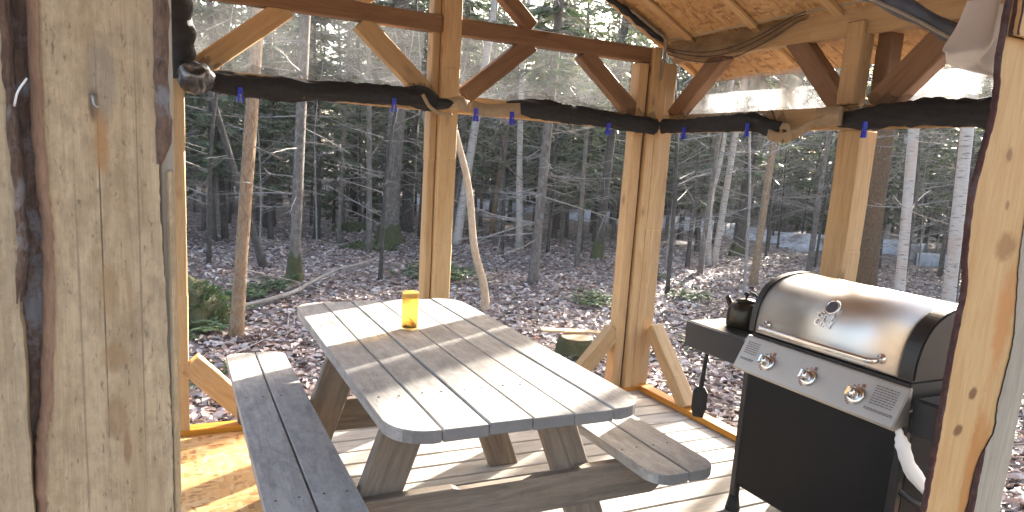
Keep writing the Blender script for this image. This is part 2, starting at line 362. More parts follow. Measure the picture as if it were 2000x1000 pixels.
def timber(name, A, B, wy, tz, mat, parent=None, up=(0, 0, 1), bev=0.005, cuts=2, jit=0.0015, cut=None):
    """a sawn piece from A to B (centre line); wy across, tz along 'up'"""
    A = Vector(A); B = Vector(B); d = B - A; L = d.length; x = d.normalized()
    z = Vector(up) - x * x.dot(Vector(up))
    z = z.normalized(); y = z.cross(x)
    m4 = Matrix.Identity(4)
    for i in range(3): m4[i][0] = x[i]; m4[i][1] = y[i]; m4[i][2] = z[i]; m4[i][3] = ((A + B) / 2)[i]
    me = box_mesh(L, wy, tz, bev, cuts, jit)
    return link_mesh(name, me, mat, parent, m4)
def prism(poly, z0, z1, bev=0.004):
    bm = bmesh.new(); n = len(poly)
    lo = [bm.verts.new((p[0], p[1], z0)) for p in poly]; hi = [bm.verts.new((p[0], p[1], z1)) for p in poly]
    f1 = bm.faces.new(lo[::-1]); f2 = bm.faces.new(hi)
    for i in range(n): bm.faces.new((lo[i], lo[(i + 1) % n], hi[(i + 1) % n], hi[i]))
    if bev:
        ed = [e for f in (f1, f2) for e in f.edges]
        bmesh.ops.bevel(bm, geom=ed, offset=bev, segments=2, affect='EDGES', profile=0.5)
    return bm_mesh(bm)
class MB:
    def __init__(s): s.v = []; s.f = []
    def tube(s, pts, rad, n=6, cap=True, squash=None):
        pts = [Vector(p) for p in pts]; base = len(s.v); k = len(pts)
        up = Vector((0.13, 0.31, 0.94))
        for i, p in enumerate(pts):
            t = (pts[min(i + 1, k - 1)] - pts[max(i - 1, 0)]).normalized()
            a = t.cross(up)
            if a.length < 0.05: a = t.cross(Vector((1, 0, 0)))
            a.normalize(); b = t.cross(a)
            r = rad[i] if isinstance(rad, (list, tuple)) else rad
            for j in range(n):
                th = 2 * math.pi * j / n
                q = a * math.cos(th) * r + b * math.sin(th) * r
                s.v.append(p + q)
        for i in range(k - 1):
            for j in range(n):
                s.f.append((base + i * n + j, base + i * n + (j + 1) % n, base + (i + 1) * n + (j + 1) % n, base + (i + 1) * n + j))
        if cap:
            s.f.append(tuple(base + j for j in range(n))[::-1]); s.f.append(tuple(base + (k - 1) * n + j for j in range(n)))
        return s
    def lathe(s, prof, n=24, axis=(0, 0, 1), org=(0, 0, 0)):
        base = len(s.v); q = Vector((0, 0, 1)).rotation_difference(Vector(axis)); o = Vector(org)
        for (r, z) in prof:
            for j in range(n):
                th = 2 * math.pi * j / n
                s.v.append(o + q @ Vector((r * math.cos(th), r * math.sin(th), z)))
        for i in range(len(prof) - 1):
            for j in range(n):
                s.f.append((base + i * n + j, base + i * n + (j + 1) % n, base + (i + 1) * n + (j + 1) % n, base + (i + 1) * n + j))
        if prof[0][0] > 1e-5: s.f.append(tuple(base + j for j in range(n))[::-1])
        if prof[-1][0] > 1e-5: s.f.append(tuple(base + (len(prof) - 1) * n + j for j in range(n)))
        return s
    def box(s, lo, hi):
        b = len(s.v)
        for z in (lo[2], hi[2]):
            for (x, y) in ((lo[0], lo[1]), (hi[0], lo[1]), (hi[0], hi[1]), (lo[0], hi[1])): s.v.append(Vector((x, y, z)))
        s.f += [(b + 3, b + 2, b + 1, b), (b + 4, b + 5, b + 6, b + 7)] + [(b + i, b + (i + 1) % 4, b + 4 + (i + 1) % 4, b + 4 + i) for i in range(4)]
        return s
    def me(s, smooth=False): return mesh_from(s.v, s.f, smooth)
def smooth_pts(pts, n):
    """Catmull-Rom through the points"""
    P = [Vector(p) for p in pts]; P = [P[0] * 2 - P[1]] + P + [P[-1] * 2 - P[-2]]; out = []
    for i in range(1, len(P) - 2):
        for k in range(n):
            t = k / n
            out.append(0.5 * ((2 * P[i]) + (P[i + 1] - P[i - 1]) * t + (2 * P[i - 1] - 5 * P[i] + 4 * P[i + 1] - P[i + 2]) * t * t + (3 * P[i] - P[i - 1] - 3 * P[i + 1] + P[i + 2]) * t ** 3))
    out.append(P[-2]); return out
def copy_tree(root, loc, rotz=0, scale=1.0, label=None, group=None):
    r = root.copy(); C.objects.link(r)
    m = Matrix.Translation(loc) @ Matrix.Rotation(rotz, 4, 'Z') @ Matrix.Scale(scale, 4)
    r.matrix_basis = m; BASIS[r.name] = m
    if label: r['label'] = label
    if group: r['group'] = group
    for ch in [o for o in KIDS.get(root.name, [])]:
        c = ch.copy(); C.objects.link(c); c.parent = r; c.matrix_basis = ch.matrix_basis.copy()
        for g in KIDS.get(ch.name, []):
            d = g.copy(); C.objects.link(d); d.parent = c; d.matrix_basis = g.matrix_basis.copy()
    return r
KIDS = {}
def kids_of(root):
    for o in scene.objects:
        if o.parent is not None: KIDS.setdefault(o.parent.name, [])
    KIDS[root.name] = [o for o in scene.objects if o.parent == root]
    for k in KIDS[root.name]: KIDS[k.name] = [o for o in scene.objects if o.parent == k]

GZ = -0.30          # ground level beside the deck
D, W = 3.77, 2.89   # inner faces of the back and right-hand sides
def gz(x, y):
    r = math.hypot(x - 1.5, y - 2.5)
    a = max(0.0, min(1.0, (r - 4.0) / 6.0))
    return GZ + a * (0.07 * math.sin(x * 0.7 + 1.3) * math.cos(y * 0.55) + 0.05 * math.sin(x * 1.7 + y * 1.3)) + max(0, r - 26) * 0.02

# ------------------------------------------------------------------ setting: ground, snow, deck
def build_ground():
    xs = np.concatenate([np.linspace(-120, -10, 12), np.linspace(-9, 30, 79), np.linspace(32, 140, 12)])
    ys = np.concatenate([np.linspace(-60, -4, 8), np.linspace(-3, 36, 79), np.linspace(38, 160, 12)])
    v = [(x, y, gz(x, y)) for y in ys for x in xs]; n = len(xs)
    f = [(j * n + i, j * n + i + 1, (j + 1) * n + i + 1, (j + 1) * n + i) for j in range(len(ys) - 1) for i in range(n - 1)]
    o = link_mesh('ground', mesh_from(v, f, True), 'ground'); o['kind'] = 'structure'
build_ground()

def snow_strip(pts, w, seed):
    r = random.Random(seed); v = []; f = []
    P = smooth_pts([(p[0], p[1], 0) for p in pts], 14)
    for i, p in enumerate(P):
        t = (P[min(i + 1, len(P) - 1)] - P[max(i - 1, 0)]).normalized(); nrm = Vector((-t.y, t.x, 0))
        ww = w * (0.55 + 0.6 * r.random()) * math.sin(math.pi * (i + 0.6) / (len(P) + 0.2)) ** 0.4
        c = r.uniform(-0.2, 0.2) * w
        for k in range(7):
            q = p + nrm * (c + (k / 6 - 0.5) * ww * 2)
            v.append((q.x, q.y, gz(q.x, q.y) - 0.02 + 0.34 * math.sin(math.pi * k / 6)))
    for i in range(len(P) - 1):
        for k in range(6): f.append((i * 7 + k, i * 7 + k + 1, (i + 1) * 7 + k + 1, (i + 1) * 7 + k))
    o = link_mesh('snow_patch', mesh_from(v, f, True), 'snow'); o['kind'] = 'stuff'
    return o
tag(snow_strip([(9.0, 27.8), (10.5, 26.6), (12.0, 25.6), (13.5, 24.5)], 2.2, 1), 'thin far snow patch seen left of the bare spruce trunk', 'snow')
tag(snow_strip([(13.0, 22.5), (15.6, 19.6), (16.3, 16.5), (16.7, 14.0), (17.5, 11.5)], 1.7, 2), 'long bluish snow strip along the track behind the right trees', 'snow')
tag(snow_strip([(16.2, 10.8), (17.5, 9.4), (19.0, 8.2)], 0.8, 3), 'small snow patch between the two right-hand birches', 'snow')

deck = bpy.data.objects.new('deck', None); C.objects.link(deck); setm(deck, Matrix.Identity(4)); deck['kind'] = 'structure'
pitch = 0.143; y = 0.35; k = 0
while y < D - 0.06:
    x1 = W + 0.10
    j = 0.45 + (0 if k % 3 else 0.9)
    x0 = -1.4
    timber('plank', (x0, y + pitch / 2, -0.019), (x1, y + pitch / 2, -0.019), pitch - 0.008 + random.uniform(-0.003, 0.001), 0.038, 'deck', deck, jit=0.0012, cuts=4)
    y += pitch; k += 1
timber('joist', (-1.4, D + 0.03, -0.14), (W + 0.14, D + 0.03, -0.14), 0.09, 0.19, 'fresh', deck)
timber('joist', (W + 0.03, 0.3, -0.14), (W + 0.03, D - 0.02, -0.14), 0.09, 0.19, 'fresh', deck)
# strand-board sheet laid over the planks on the left
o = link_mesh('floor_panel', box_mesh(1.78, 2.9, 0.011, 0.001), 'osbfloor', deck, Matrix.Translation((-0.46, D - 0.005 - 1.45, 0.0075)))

# ------------------------------------------------------------------ pavilion
pav = thing('pavilion', 'open timber pavilion with knee-braced posts and strand-board roof over the deck', 'pavilion', (1.45, 3.8, 0))
T = 0.09
def bw(name, x0, z0, x1, z1, w, mat, t=T, y=D, **kw):   # piece in the back side
    return timber(name, (x0, y + t / 2, z0), (x1, y + t / 2, z1), t, w, mat, pav, up=(-(z1 - z0), 0, (x1 - x0)) if abs(x1 - x0) > 1e-6 else (1, 0, 0), **kw)
def rw(name, y0, z0, y1, z1, w, mat, t=T, x=W, **kw):   # piece in the right side
    return timber(name, (x + t / 2, y0, z0), (x + t / 2, y1, z1), t, w, mat, pav, up=(0, -(z1 - z0), (y1 - y0)) if abs(y1 - y0) > 1e-6 else (0, 1, 0), **kw)
# sills
bw('sill', -0.10, 0.021, W + 0.09, 0.021, 0.038, 'sill')
rw('sill', 0.6, 0.021, D - 0.004, 0.021, 0.038, 'sill')
# posts of the back side
def post(name, x0, x1, y0, y1, z0, z1, mat='fresh'):
    return timber(name, ((x0 + x1) / 2, (y0 + y1) / 2, z0), ((x0 + x1) / 2, (y0 + y1) / 2, z1), y1 - y0, x1 - x0, mat, pav, up=(1, 0, 0), cuts=5, jit=0.0025)
post('post', -0.06, 0.058, D + 0.002, D + 0.115, 0.041, 2.18)
post('post', 1.30, 1.343, D + 0.03, D + 0.12, 0.041, 2.95)
post('king_post', 1.346, 1.448, D - 0.02, D + 0.09, 0.041, 2.98)
post('corner_post', 2.662, 2.734, D + 0.0, D + 0.09, 0.041, 2.18)
post('corner_post', 2.747, 2.806, D - 0.025, D + 0.075, 0.041, 2.28)
post('corner_post', 2.819, 2.886, D - 0.005, D + 0.10, 0.041, 2.20)
post('corner_post', 2.893, 2.975, D + 0.02, D + 0.11, 0.041, 2.20)
for xs in (2.7405, 2.8125):  # dark bark-like strips added behind post gaps so light does not show through
    timber('dark_gap_backing', (xs, D + 0.035, 0.045), (xs, D + 0.035, 2.17), 0.05, 0.010, 'innerbark', pav, up=(1, 0, 0), bev=0.002)
# right post, lower and upper lengths
post('post', W + 0.002, W + 0.118, 2.290, 2.415, 0.041, 1.757)
post('post', W - 0.03, W + 0.06, 2.335, 2.425, 1.875, 2.25)
post('post', W + 0.065, W + 0.15, 2.25, 2.325, 1.875, 2.20, 'beam')
post('post', W + 0.002, W + 0.12, 0.80, 0.92, 0.041, 2.19)
# rails, beams, plates
bw('rail', 0.06, 1.815, 1.298, 1.815, 0.10, 'fresh', t=0.04, y=D + 0.035)
bw('rail', 1.450, 1.815, 2.666, 1.815, 0.10, 'fresh', t=0.04, y=D + 0.035)
rw('rail', 0.93, 1.815, D - 0.04, 1.815, 0.11, 'fresh', t=0.04, x=W + 0.002)
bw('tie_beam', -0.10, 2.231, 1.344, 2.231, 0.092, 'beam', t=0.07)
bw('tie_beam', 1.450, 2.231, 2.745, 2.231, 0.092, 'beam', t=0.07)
rw('wall_plate', 0.5, 2.262, D - 0.03, 2.262, 0.135, 'fresh', t=0.045, x=W + 0.0)
timber('wall_plate', (-0.03, 0.5, 2.262), (-0.03, D + 0.1, 2.262), 0.045, 0.135, 'fresh', pav)
# knee braces, back side
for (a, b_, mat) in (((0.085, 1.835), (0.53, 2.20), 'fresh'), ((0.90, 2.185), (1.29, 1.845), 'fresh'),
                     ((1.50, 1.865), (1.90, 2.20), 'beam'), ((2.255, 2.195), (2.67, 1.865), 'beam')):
    bw('knee_brace', a[0], a[1], b_[0], b_[1], 0.10, mat, t=0.075, y=D + 0.004)
bw('gable_strut', 1.90, 2.285, 1.455, 2.66, 0.085, 'beam', t=0.07, y=D + 0.002)
bw('gable_strut', 0.885, 2.285, 1.295, 2.63, 0.085, 'fresh', t=0.07, y=D + 0.002)
bw('foot_brace', 0.06, 0.395, 0.41, 0.03, 0.115, 'fresh', t=0.08, y=D + 0.003)
bw('foot_brace', 2.668, 0.435, 2.33, 0.05, 0.10, 'fresh', t=0.08, y=D + 0.003)
# knee braces, right side
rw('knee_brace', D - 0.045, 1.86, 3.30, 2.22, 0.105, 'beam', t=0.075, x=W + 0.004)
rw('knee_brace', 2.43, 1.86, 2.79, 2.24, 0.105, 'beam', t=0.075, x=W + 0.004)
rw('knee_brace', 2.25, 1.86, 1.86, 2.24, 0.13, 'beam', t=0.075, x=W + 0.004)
rw('foot_brace', D - 0.03, 0.46, 3.31, 0.03, 0.09, 'fresh', t=0.10, x=W + 0.006)
rw('foot_brace', 2.27, 0.42, 1.88, 0.03, 0.09, 'fresh', t=0.10, x=W + 0.006)
# roof: two slopes of strand-board on slim rafters
RS = 0.51; RX = 1.395; RE = 2.335       # slope, ridge x, underside height at x = 2.86
roof = bpy.data.objects.new('roof', None); C.objects.link(roof); setm(roof, Matrix.Translation((RX, 2.2, RE + RS * (2.86 - RX))), pav)
ang = math.atan(RS); zr = RE + RS * (2.86 - RX)
Y0, Y1 = 0.35, D + 0.14
for sgn in (1, -1):
    run = 1.88; L = run / math.cos(ang)
    edges = [Y0, 1.57, 2.79, Y1]
    for a, b_ in zip(edges[:-1], edges[1:]):
        cx = RX + sgn * run / 2; cz = zr - RS * run / 2
        m4 = Matrix.Translation((cx, (a + b_) / 2, cz + 0.006)) @ Matrix.Rotation(sgn * ang, 4, 'Y')
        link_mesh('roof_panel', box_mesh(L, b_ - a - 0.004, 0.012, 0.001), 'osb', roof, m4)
    m4 = Matrix.Translation((RX + sgn * run / 2, (Y0 + Y1) / 2, zr - RS * run / 2 + 0.0235)) @ Matrix.Rotation(sgn * ang, 4, 'Y')
    link_mesh('roof_covering', box_mesh(L + 0.06, Y1 - Y0 + 0.04, 0.02, 0.002), 'tarp', roof, m4)
    for yy in (D + 0.07, 3.56, 3.03, 2.50, 1.97, 1.44, 0.91, 0.42):
        off = 0.014
        A = Vector((RX + sgn * 0.03, yy, zr - RS * 0.03 - off - 0.002)); B = Vector((RX + sgn * (run - 0.10), yy, zr - RS * (run - 0.10) - off - 0.002))
        timber('rafter', A, B, 0.05, 0.026, 'fresh', roof, up=(sgn * RS, 0, 1))
timber('ridge_board', (RX, Y0, zr - 0.10), (RX, Y1, zr - 0.10), 0.04, 0.12, 'fresh', roof)
# pale eave batten and its dark seam under the roof edge
timber('eave_batten', (W - 0.025, 0.5, 2.348), (W - 0.025, D - 0.02, 2.348), 0.025, 0.035, 'slabgrey', roof)

# ------------------------------------------------------------------ board wall on the left, slabs on the right (near the camera)
def live_board(name, rows, y_front, thick, mat, parent, xc, bark_l=None, bark_r=None, n=10, seed=0):
    """rows: (z, x_left, x_right); local X runs up the board, local Y points left"""
    r = random.Random(seed)
    zs = [q[0] for q in rows]; P = smooth_pts([(q[0], q[1], q[2]) for q in rows], n)
    v = []; f = []; K = 9; EDGE = {}
    for i, p in enumerate(P):
        w = 0.0018
        xl = p.y + r.uniform(-w, w); xr = p.z + r.uniform(-w, w); EDGE[i] = (xl, xr)
        for k in range(K):
            t = k / (K - 1); x = xl + (xr - xl) * t
            v.append((p.x, -(x - xc), 0.0012 * math.sin(9 * t + 3 * p.x)))
        for k in range(K):
            t = 1 - k / (K - 1); x = xl + (xr - xl) * t
            v.append((p.x, -(x - xc), -thick))
    m = 2 * K
    for i in range(len(P) - 1):
        for k in range(m): f.append((i * m + k, i * m + (k + 1) % m, (i + 1) * m + (k + 1) % m, (i + 1) * m + k))
    f.append(tuple(range(m))[::-1]); f.append(tuple((len(P) - 1) * m + k for k in range(m)))
    # local x -> world z, local y -> world -x, local z -> world -y
    m4 = Matrix(((0, -1, 0, xc), (0, 0, -1, y_front), (1, 0, 0, 0), (0, 0, 0, 1)))
    bm = bmesh.new(); me = mesh_from(v, f); bm.from_mesh(me); me = bm_mesh(bm)
    o = link_mesh(name, me, mat, parent, m4)
    for side, bk in ((0, bark_l), (1, bark_r)):
        if not bk: continue
        bwid, bmat = bk[0], bk[1]; zlo, zhi = (bk[2], bk[3]) if len(bk) > 2 else (-9, 9)
        bv = []; bf = []; K2 = 7; wv = 0.5; rows_ = [(p, EDGE[i]) for i, p in enumerate(P) if zlo <= p.x <= zhi]
        for i, (p, ed) in enumerate(rows_):
            x = ed[side]; s = -1 if side == 0 else 1
            wv = 0.75 * wv + 0.25 * r.random() if i else r.random()
            ww = bwid * (0.85 + 0.35 * wv)
            e = min(1, min(i, len(rows_) - 1 - i) / 3 + 0.3)
            for k in range(K2):
                t = k / (K2 - 1)
                bx = x + s * (-0.0035 + ww * e * math.sin(t * math.pi * 0.5)) + s * r.uniform(-0.3, 0.3) * 0.1 * bwid * t
                bv.append((p.x, -(bx - xc), 0.0032 - (thick * 1.02) * (1 - math.cos(t * math.pi * 0.5)) + r.uniform(-0.03, 0.03) * bwid))
        for i in range(len(rows_) - 1):
            for k in range(K2 - 1): bf.append((i * K2 + k, i * K2 + k + 1, (i + 1) * K2 + k + 1, (i + 1) * K2 + k))
        local('bark', mesh_from(bv, bf, True), bmat, o)
    return o
YB = 1.4
wallL = thing('board_wall', 'rough vertical boards with bark edges beside the opening on the left', 'wall', (-0.3, YB, 0))
live_board('board', [(-0.02, -0.222, -0.012), (0.55, -0.220, -0.010), (0.85, -0.220, -0.010), (0.98, -0.212, -0.010), (1.03, -0.203, -0.012), (1.25, -0.190, -0.016), (1.35, -0.188, -0.020), (1.5, -0.193, -0.021), (1.75, -0.192, -0.022), (2.1, -0.19, -0.02), (2.45, -0.19, -0.02)],
           YB, 0.028, 'wallA', wallL, -0.105, (0.020, 'cambium'), (0.026, 'boardbark', 1.46, 2.5), seed=1)
live_board('bark_board', [(-0.02, -0.262, -0.215), (0.9, -0.262, -0.215), (1.2, -0.262, -0.20), (1.6, -0.262, -0.20), (2.45, -0.26, -0.20)], YB + 0.027, 0.024, 'boardbark', wallL, -0.23, seed=2)
live_board('board', [(-0.02, -0.46, -0.234), (0.9, -0.46, -0.234), (1.24, -0.46, -0.236), (1.34, -0.46, -0.231), (1.55, -0.46, -0.236), (1.75, -0.46, -0.238), (2.45, -0.46, -0.24)],
           YB - 0.006, 0.03, 'wallB', wallL, -0.35, None, (0.012, 'boardbark', 1.2, 2.5), seed=3)
live_board('board', [(-0.02, -0.70, -0.475), (1.2, -0.69, -0.47), (2.45, -0.70, -0.475)], YB, 0.028, 'wallB', wallL, -0.58, (0.02, 'boardbark'), (0.012, 'boardbark'), seed=4)
live_board('board', [(-0.02, -0.95, -0.715), (1.2, -0.94, -0.71), (2.45, -0.95, -0.72)], YB, 0.028, 'wallB', wallL, -0.83, (0.02, 'boardbark'), None, seed=5)
timber('jamb', (-0.009, YB + 0.035, -0.0), (-0.009, YB + 0.035, 2.45), 0.05, 0.024, 'slabgrey', wallL, up=(1, 0, 0))
timber('jamb', (-0.004, YB + 0.012, 0.0), (-0.004, YB + 0.012, 1.455), 0.022, 0.012, 'wallB', wallL, up=(1, 0, 0))
# bent nail with a scrap of line on the wall
b = MB().tube(smooth_pts([(-0.117, YB - 0.002, 1.575), (-0.117, YB - 0.02, 1.572), (-0.115, YB - 0.024, 1.556), (-0.108, YB - 0.022, 1.553)], 4), 0.0022, 6)
local('nail', MB().me() if False else b.me(True), 'nail', wallL, wm(wallL).inverted())
b = MB().tube(smooth_pts([(-0.228, YB - 0.006, 1.545), (-0.220, YB - 0.018, 1.568), (-0.208, YB - 0.012, 1.590)], 4), 0.0018, 6)
local('nail', b.me(True), 'white', wallL, wm(wallL).inverted())

YS = 1.05
slab = thing('slab_post', 'honey coloured live-edge slab with dark knots and red bark at the right', 'slab', (1.9, YS, 0))
live_board('slab', [(-0.02, 1.775, 1.955), (0.55, 1.776, 1.960), (0.66, 1.777, 1.968), (0.75, 1.778, 1.972), (0.80, 1.779, 1.99), (0.86, 1.780, 2.025), (0.93, 1.780, 2.018), (1.0, 1.779, 2.025), (1.1, 1.780, 2.035), (1.2, 1.784, 2.02), (1.27, 1.785, 2.005), (1.35, 1.765, 1.99), (1.42, 1.757, 1.985), (1.5, 1.753, 1.985), (1.6, 1.765, 1.99), (1.66, 1.775, 1.99), (1.74, 1.778, 1.985), (1.80, 1.765, 1.985), (1.88, 1.765, 1.99), (2.1, 1.76, 1.99), (2.3, 1.76, 1.99)],
           YS, 0.012, 'slab', slab, 1.89, (0.009, 'innerbark'), (0.010, 'innerbark'), seed=6, n=6)
cap = thing('header_slab', 'short pale board overlapping the top of the knotted slab', 'board', (1.9, YS, 2.0))
live_board('board', [(1.872, 1.775, 2.30), (1.90, 1.772, 2.30), (2.2, 1.775, 2.30)], YS - 0.024, 0.022, 'slab', cap, 1.89, (0.004, 'innerbark'), None, seed=12)
g2 = thing('grey_slab', 'weathered grey board standing behind the knotted slab on the right', 'slab', (2.1, YS + 0.05, 0))
live_board('slab', [(-0.02, 2.085, 2.235), (0.6, 2.088, 2.235), (0.75, 2.09, 2.238), (0.9, 2.08, 2.236), (1.05, 2.075, 2.245), (1.2, 2.07, 2.27), (1.5, 2.07, 2.30), (2.0, 2.07, 2.32), (2.3, 2.07, 2.33)], YS + 0.05, 0.03, 'slabgrey', g2, 2.15, (0.014, 'innerbark'), None, seed=7)

# ------------------------------------------------------------------ picnic table
TX, TY, TL, BWD = 0.532, 1.755, 1.785, 0.145
TCX = TX + 3 * BWD
tab = thing('picnic_table', 'weathered grey picnic table with rounded corners and attached benches', 'picnic table', (TCX, TY + TL / 2, 0))
ROT = Matrix.Rotation(math.pi / 2, 4, 'Z')       # local x -> world y, local y -> world -x
def plank_poly(L, w, rc=0.0, sides=()):
    """outline in (length, across); sides: which long edges get round corners ('l' = +y, 'r' = -y)"""
    pts = []
    def corner(cx, cy, sx, sy, rr, start):
        for k in range(7):
            a = start + k * math.pi / 12
            pts.append((cx + rr * math.cos(a), cy + rr * math.sin(a)))
    h = L / 2; q = w / 2
    for (sx, sy, st) in ((1, 1, 0), (-1, 1, math.pi / 2), (-1, -1, math.pi), (1, -1, 1.5 * math.pi)):
        if ('l' if sy > 0 else 'r') in sides: corner(sx * (h - rc), sy * (q - rc), sx, sy, rc, st)
        else: pts.append((sx * h, sy * q))
    return pts
for k in range(6):
    w = BWD - 0.006
    xc = TX + BWD * (k + 0.5)
    sd_ = ('l',) if k == 0 else (('r',) if k == 5 else ())
    rc = 0.115
    L = TL + random.uniform(-0.006, 0.006)
    me = prism(plank_poly(L, w, rc, sd_), -0.02, 0.02, 0.004)
    link_mesh('top_board', me, 'grey', tab, Matrix.Translation((xc, TY + TL / 2, 0.73 + random.uniform(-0.002, 0.002))) @ ROT)
SL, SC = 2.0, 0.0
for (xc, yc, L, sd_) in ((0.298, 2.74, 1.99, ('l',)), (0.443, 2.74, 1.99, ('r',)), (1.580, 2.735, 1.84, ('l',)), (1.728, 2.735, 1.84, ('r',))):
    me = prism(plank_poly(L, 0.138, 0.075 if xc > 1 else 0.05, sd_), -0.02, 0.02, 0.004)
    link_mesh('seat_board', me, 'grey', tab, Matrix.Translation((xc, yc, 0.43)) @ ROT)
for (yy, ycr) in ((2.105, 2.062), (2.985, 3.03)):
    for (xt, xb) in ((0.70, 0.455), (1.20, 1.485)):
        zt_ = 0.705
        A = Vector((xb, yy, 0.0)); B = Vector((xt, yy, zt_)); sh = 0.155
        sk = (xt - xb)
        # leg with level-cut ends
        v = []
        for (px_, pz_) in ((xb, 0.0), (xt, zt_)):
            for (dx, dy) in ((-sh / 2, -0.02), (sh / 2, -0.02), (sh / 2, 0.02), (-sh / 2, 0.02)): v.append(Vector((px_ + dx, yy + dy, pz_)))
        d = (B - A).normalized(); zax = Vector((0, 1, 0)); yax = zax.cross(d)
        m4 = Matrix.Identity(4); mid = (A + B) / 2
        for i in range(3): m4[i][0] = d[i]; m4[i][1] = yax[i]; m4[i][2] = zax[i]; m4[i][3] = mid[i]
        inv = m4.inverted(); me = mesh_from([inv @ q for q in v], [(3, 2, 1, 0), (4, 5, 6, 7), (0, 1, 5, 4), (1, 2, 6, 5), (2, 3, 7, 6), (3, 0, 4, 7)])
        bm = bmesh.new(); bm.from_mesh(me); bmesh.ops.bevel(bm, geom=list(bm.edges), offset=0.004, segments=1, affect='EDGES')
        link_mesh('leg', bm_mesh(bm), 'greyleg', tab, m4)
    # seat bearer: shaped ends
    n = 24; top = []; x0, x1 = 0.225, 1.80
    poly = [(x0 + 0.10, 0.262), (x1 - 0.12, 0.262), (x1 - 0.005, 0.345), (x1 - 0.002, 0.409), (x1 - 0.46, 0.409), (x1 - 0.485, 0.397), (0.86, 0.397), (0.835, 0.409), (x0 + 0.002, 0.409), (x0 + 0.005, 0.345)]
    me = prism([(p[0] - TCX, p[1] - 0.33) for p in poly], -0.02, 0.02, 0.004)
    m4 = Matrix(((1, 0, 0, TCX), (0, 0, -1, ycr), (0, 1, 0, 0.33), (0, 0, 0, 1)))
    link_mesh('seat_bearer', me, 'greyleg', tab, m4)
    timber('top_cleat', (TX + 0.07, ycr, 0.664), (TX + 6 * BWD - 0.07, ycr, 0.664), 0.04, 0.088, 'greyleg', tab)

nl = MB()
for ycr in (2.062, 3.03):
    for k in range(6):
        for dx in (0.04, 0.105): nl.lathe([(0.0045, 0.0), (0.004, 0.0012), (0.0, 0.0014)], 8, org=(TX + BWD * k + dx, ycr + random.uniform(-0.008, 0.008), 0.7515))
    for xc in (0.298, 0.443, 1.565, 1.712):
        for dx in (-0.035, 0.035): nl.lathe([(0.0045, 0.0), (0.004, 0.0012), (0.0, 0.0014)], 8, org=(xc + dx, ycr + random.uniform(-0.008, 0.008), 0.4495))
link_mesh('nail_heads', nl.me(), 'rubber', tab)['kind'] = 'stuff'

# ------------------------------------------------------------------ amber jar on the table
jar = thing('jar', 'amber glass candle jar glowing on the picnic table', 'jar', (0.931, 2.885, 0.7515))
local('glass', MB().lathe([(0.0, 0.0), (0.033, 0.0), (0.0365, 0.006), (0.0365, 0.135), (0.035, 0.143), (0.0372, 0.147), (0.0372, 0.168), (0.0355, 0.171), (0.033, 0.168), (0.0325, 0.14), (0.0335, 0.13), (0.0335, 0.012), (0.0, 0.012)], 32).me(True), 'amber', jar)
local('rim', MB().lathe([(0.0374, 0.147), (0.0384, 0.150), (0.0384, 0.164), (0.0374, 0.1665)], 32).me(True), 'amberlid', jar)
local('candle_stub', MB().lathe([(0.0, 0.0125), (0.030, 0.0125), (0.031, 0.020), (0.026, 0.032), (0.012, 0.038), (0.0, 0.036)], 20).me(True), 'wick', jar)
local('wick', MB().tube([(0.018, 0.0, 0.034), (-0.004, 0.004, 0.055), (-0.026, 0.008, 0.066)], 0.0028, 6).me(True), 'wick', jar)

# ------------------------------------------------------------------ gas grill (local x: to the right as you face it, y: depth, z: up)
gr = thing('gas_grill', 'three-burner gas grill with steel hood and black cart on the deck', 'grill', (2.27, 2.225, 0.0), -math.pi / 2)
GW, GD = 0.775, 0.50
def gl(name, me, mat, parent=None, m4=None): return local(name, me, mat, parent or gr, m4)
def bx(lo, hi, bev=0.004):
    return box_mesh(hi[0] - lo[0], hi[1] - lo[1], hi[2] - lo[2], bev, off=[(a + b_) / 2 for a, b_ in zip(lo, hi)])
gl('front_panel', bx((0.03, 0.004, 0.135), (GW - 0.012, 0.022, 0.735), 0.003), 'satin')
gl('side_panel', bx((0.008, 0.045, 0.14), (0.022, GD - 0.03, 0.735)), 'satin')
gl('side_panel', bx((GW - 0.022, 0.045, 0.14), (GW - 0.008, GD - 0.03, 0.735)), 'satin')
gl('bottom_shelf', bx((0.03, 0.03, 0.115), (GW - 0.03, GD - 0.02, 0.13)), 'satin')
for (lx, ly) in ((0.0, 0.0), (GW - 0.036, 0.0), (0.0, GD - 0.036), (GW - 0.036, GD - 0.036)):
    lg = gl('leg', bx((lx, ly, 0.02), (lx + 0.036, ly + 0.036, 0.735), 0.006), 'black')
    gl('foot', MB().lathe([(0.032, 0.0), (0.034, 0.006), (0.026, 0.05), (0.022, 0.075), (0.0, 0.078)], 14, org=(lx + 0.018, ly + 0.018, 0.0)).me(True), 'rubber', lg)
gl('firebox', prism([(0.0, 0.0)], 0, 1) if False else bx((0.015, 0.01, 0.737), (GW - 0.015, GD - 0.01, 0.842), 0.006), 'black')
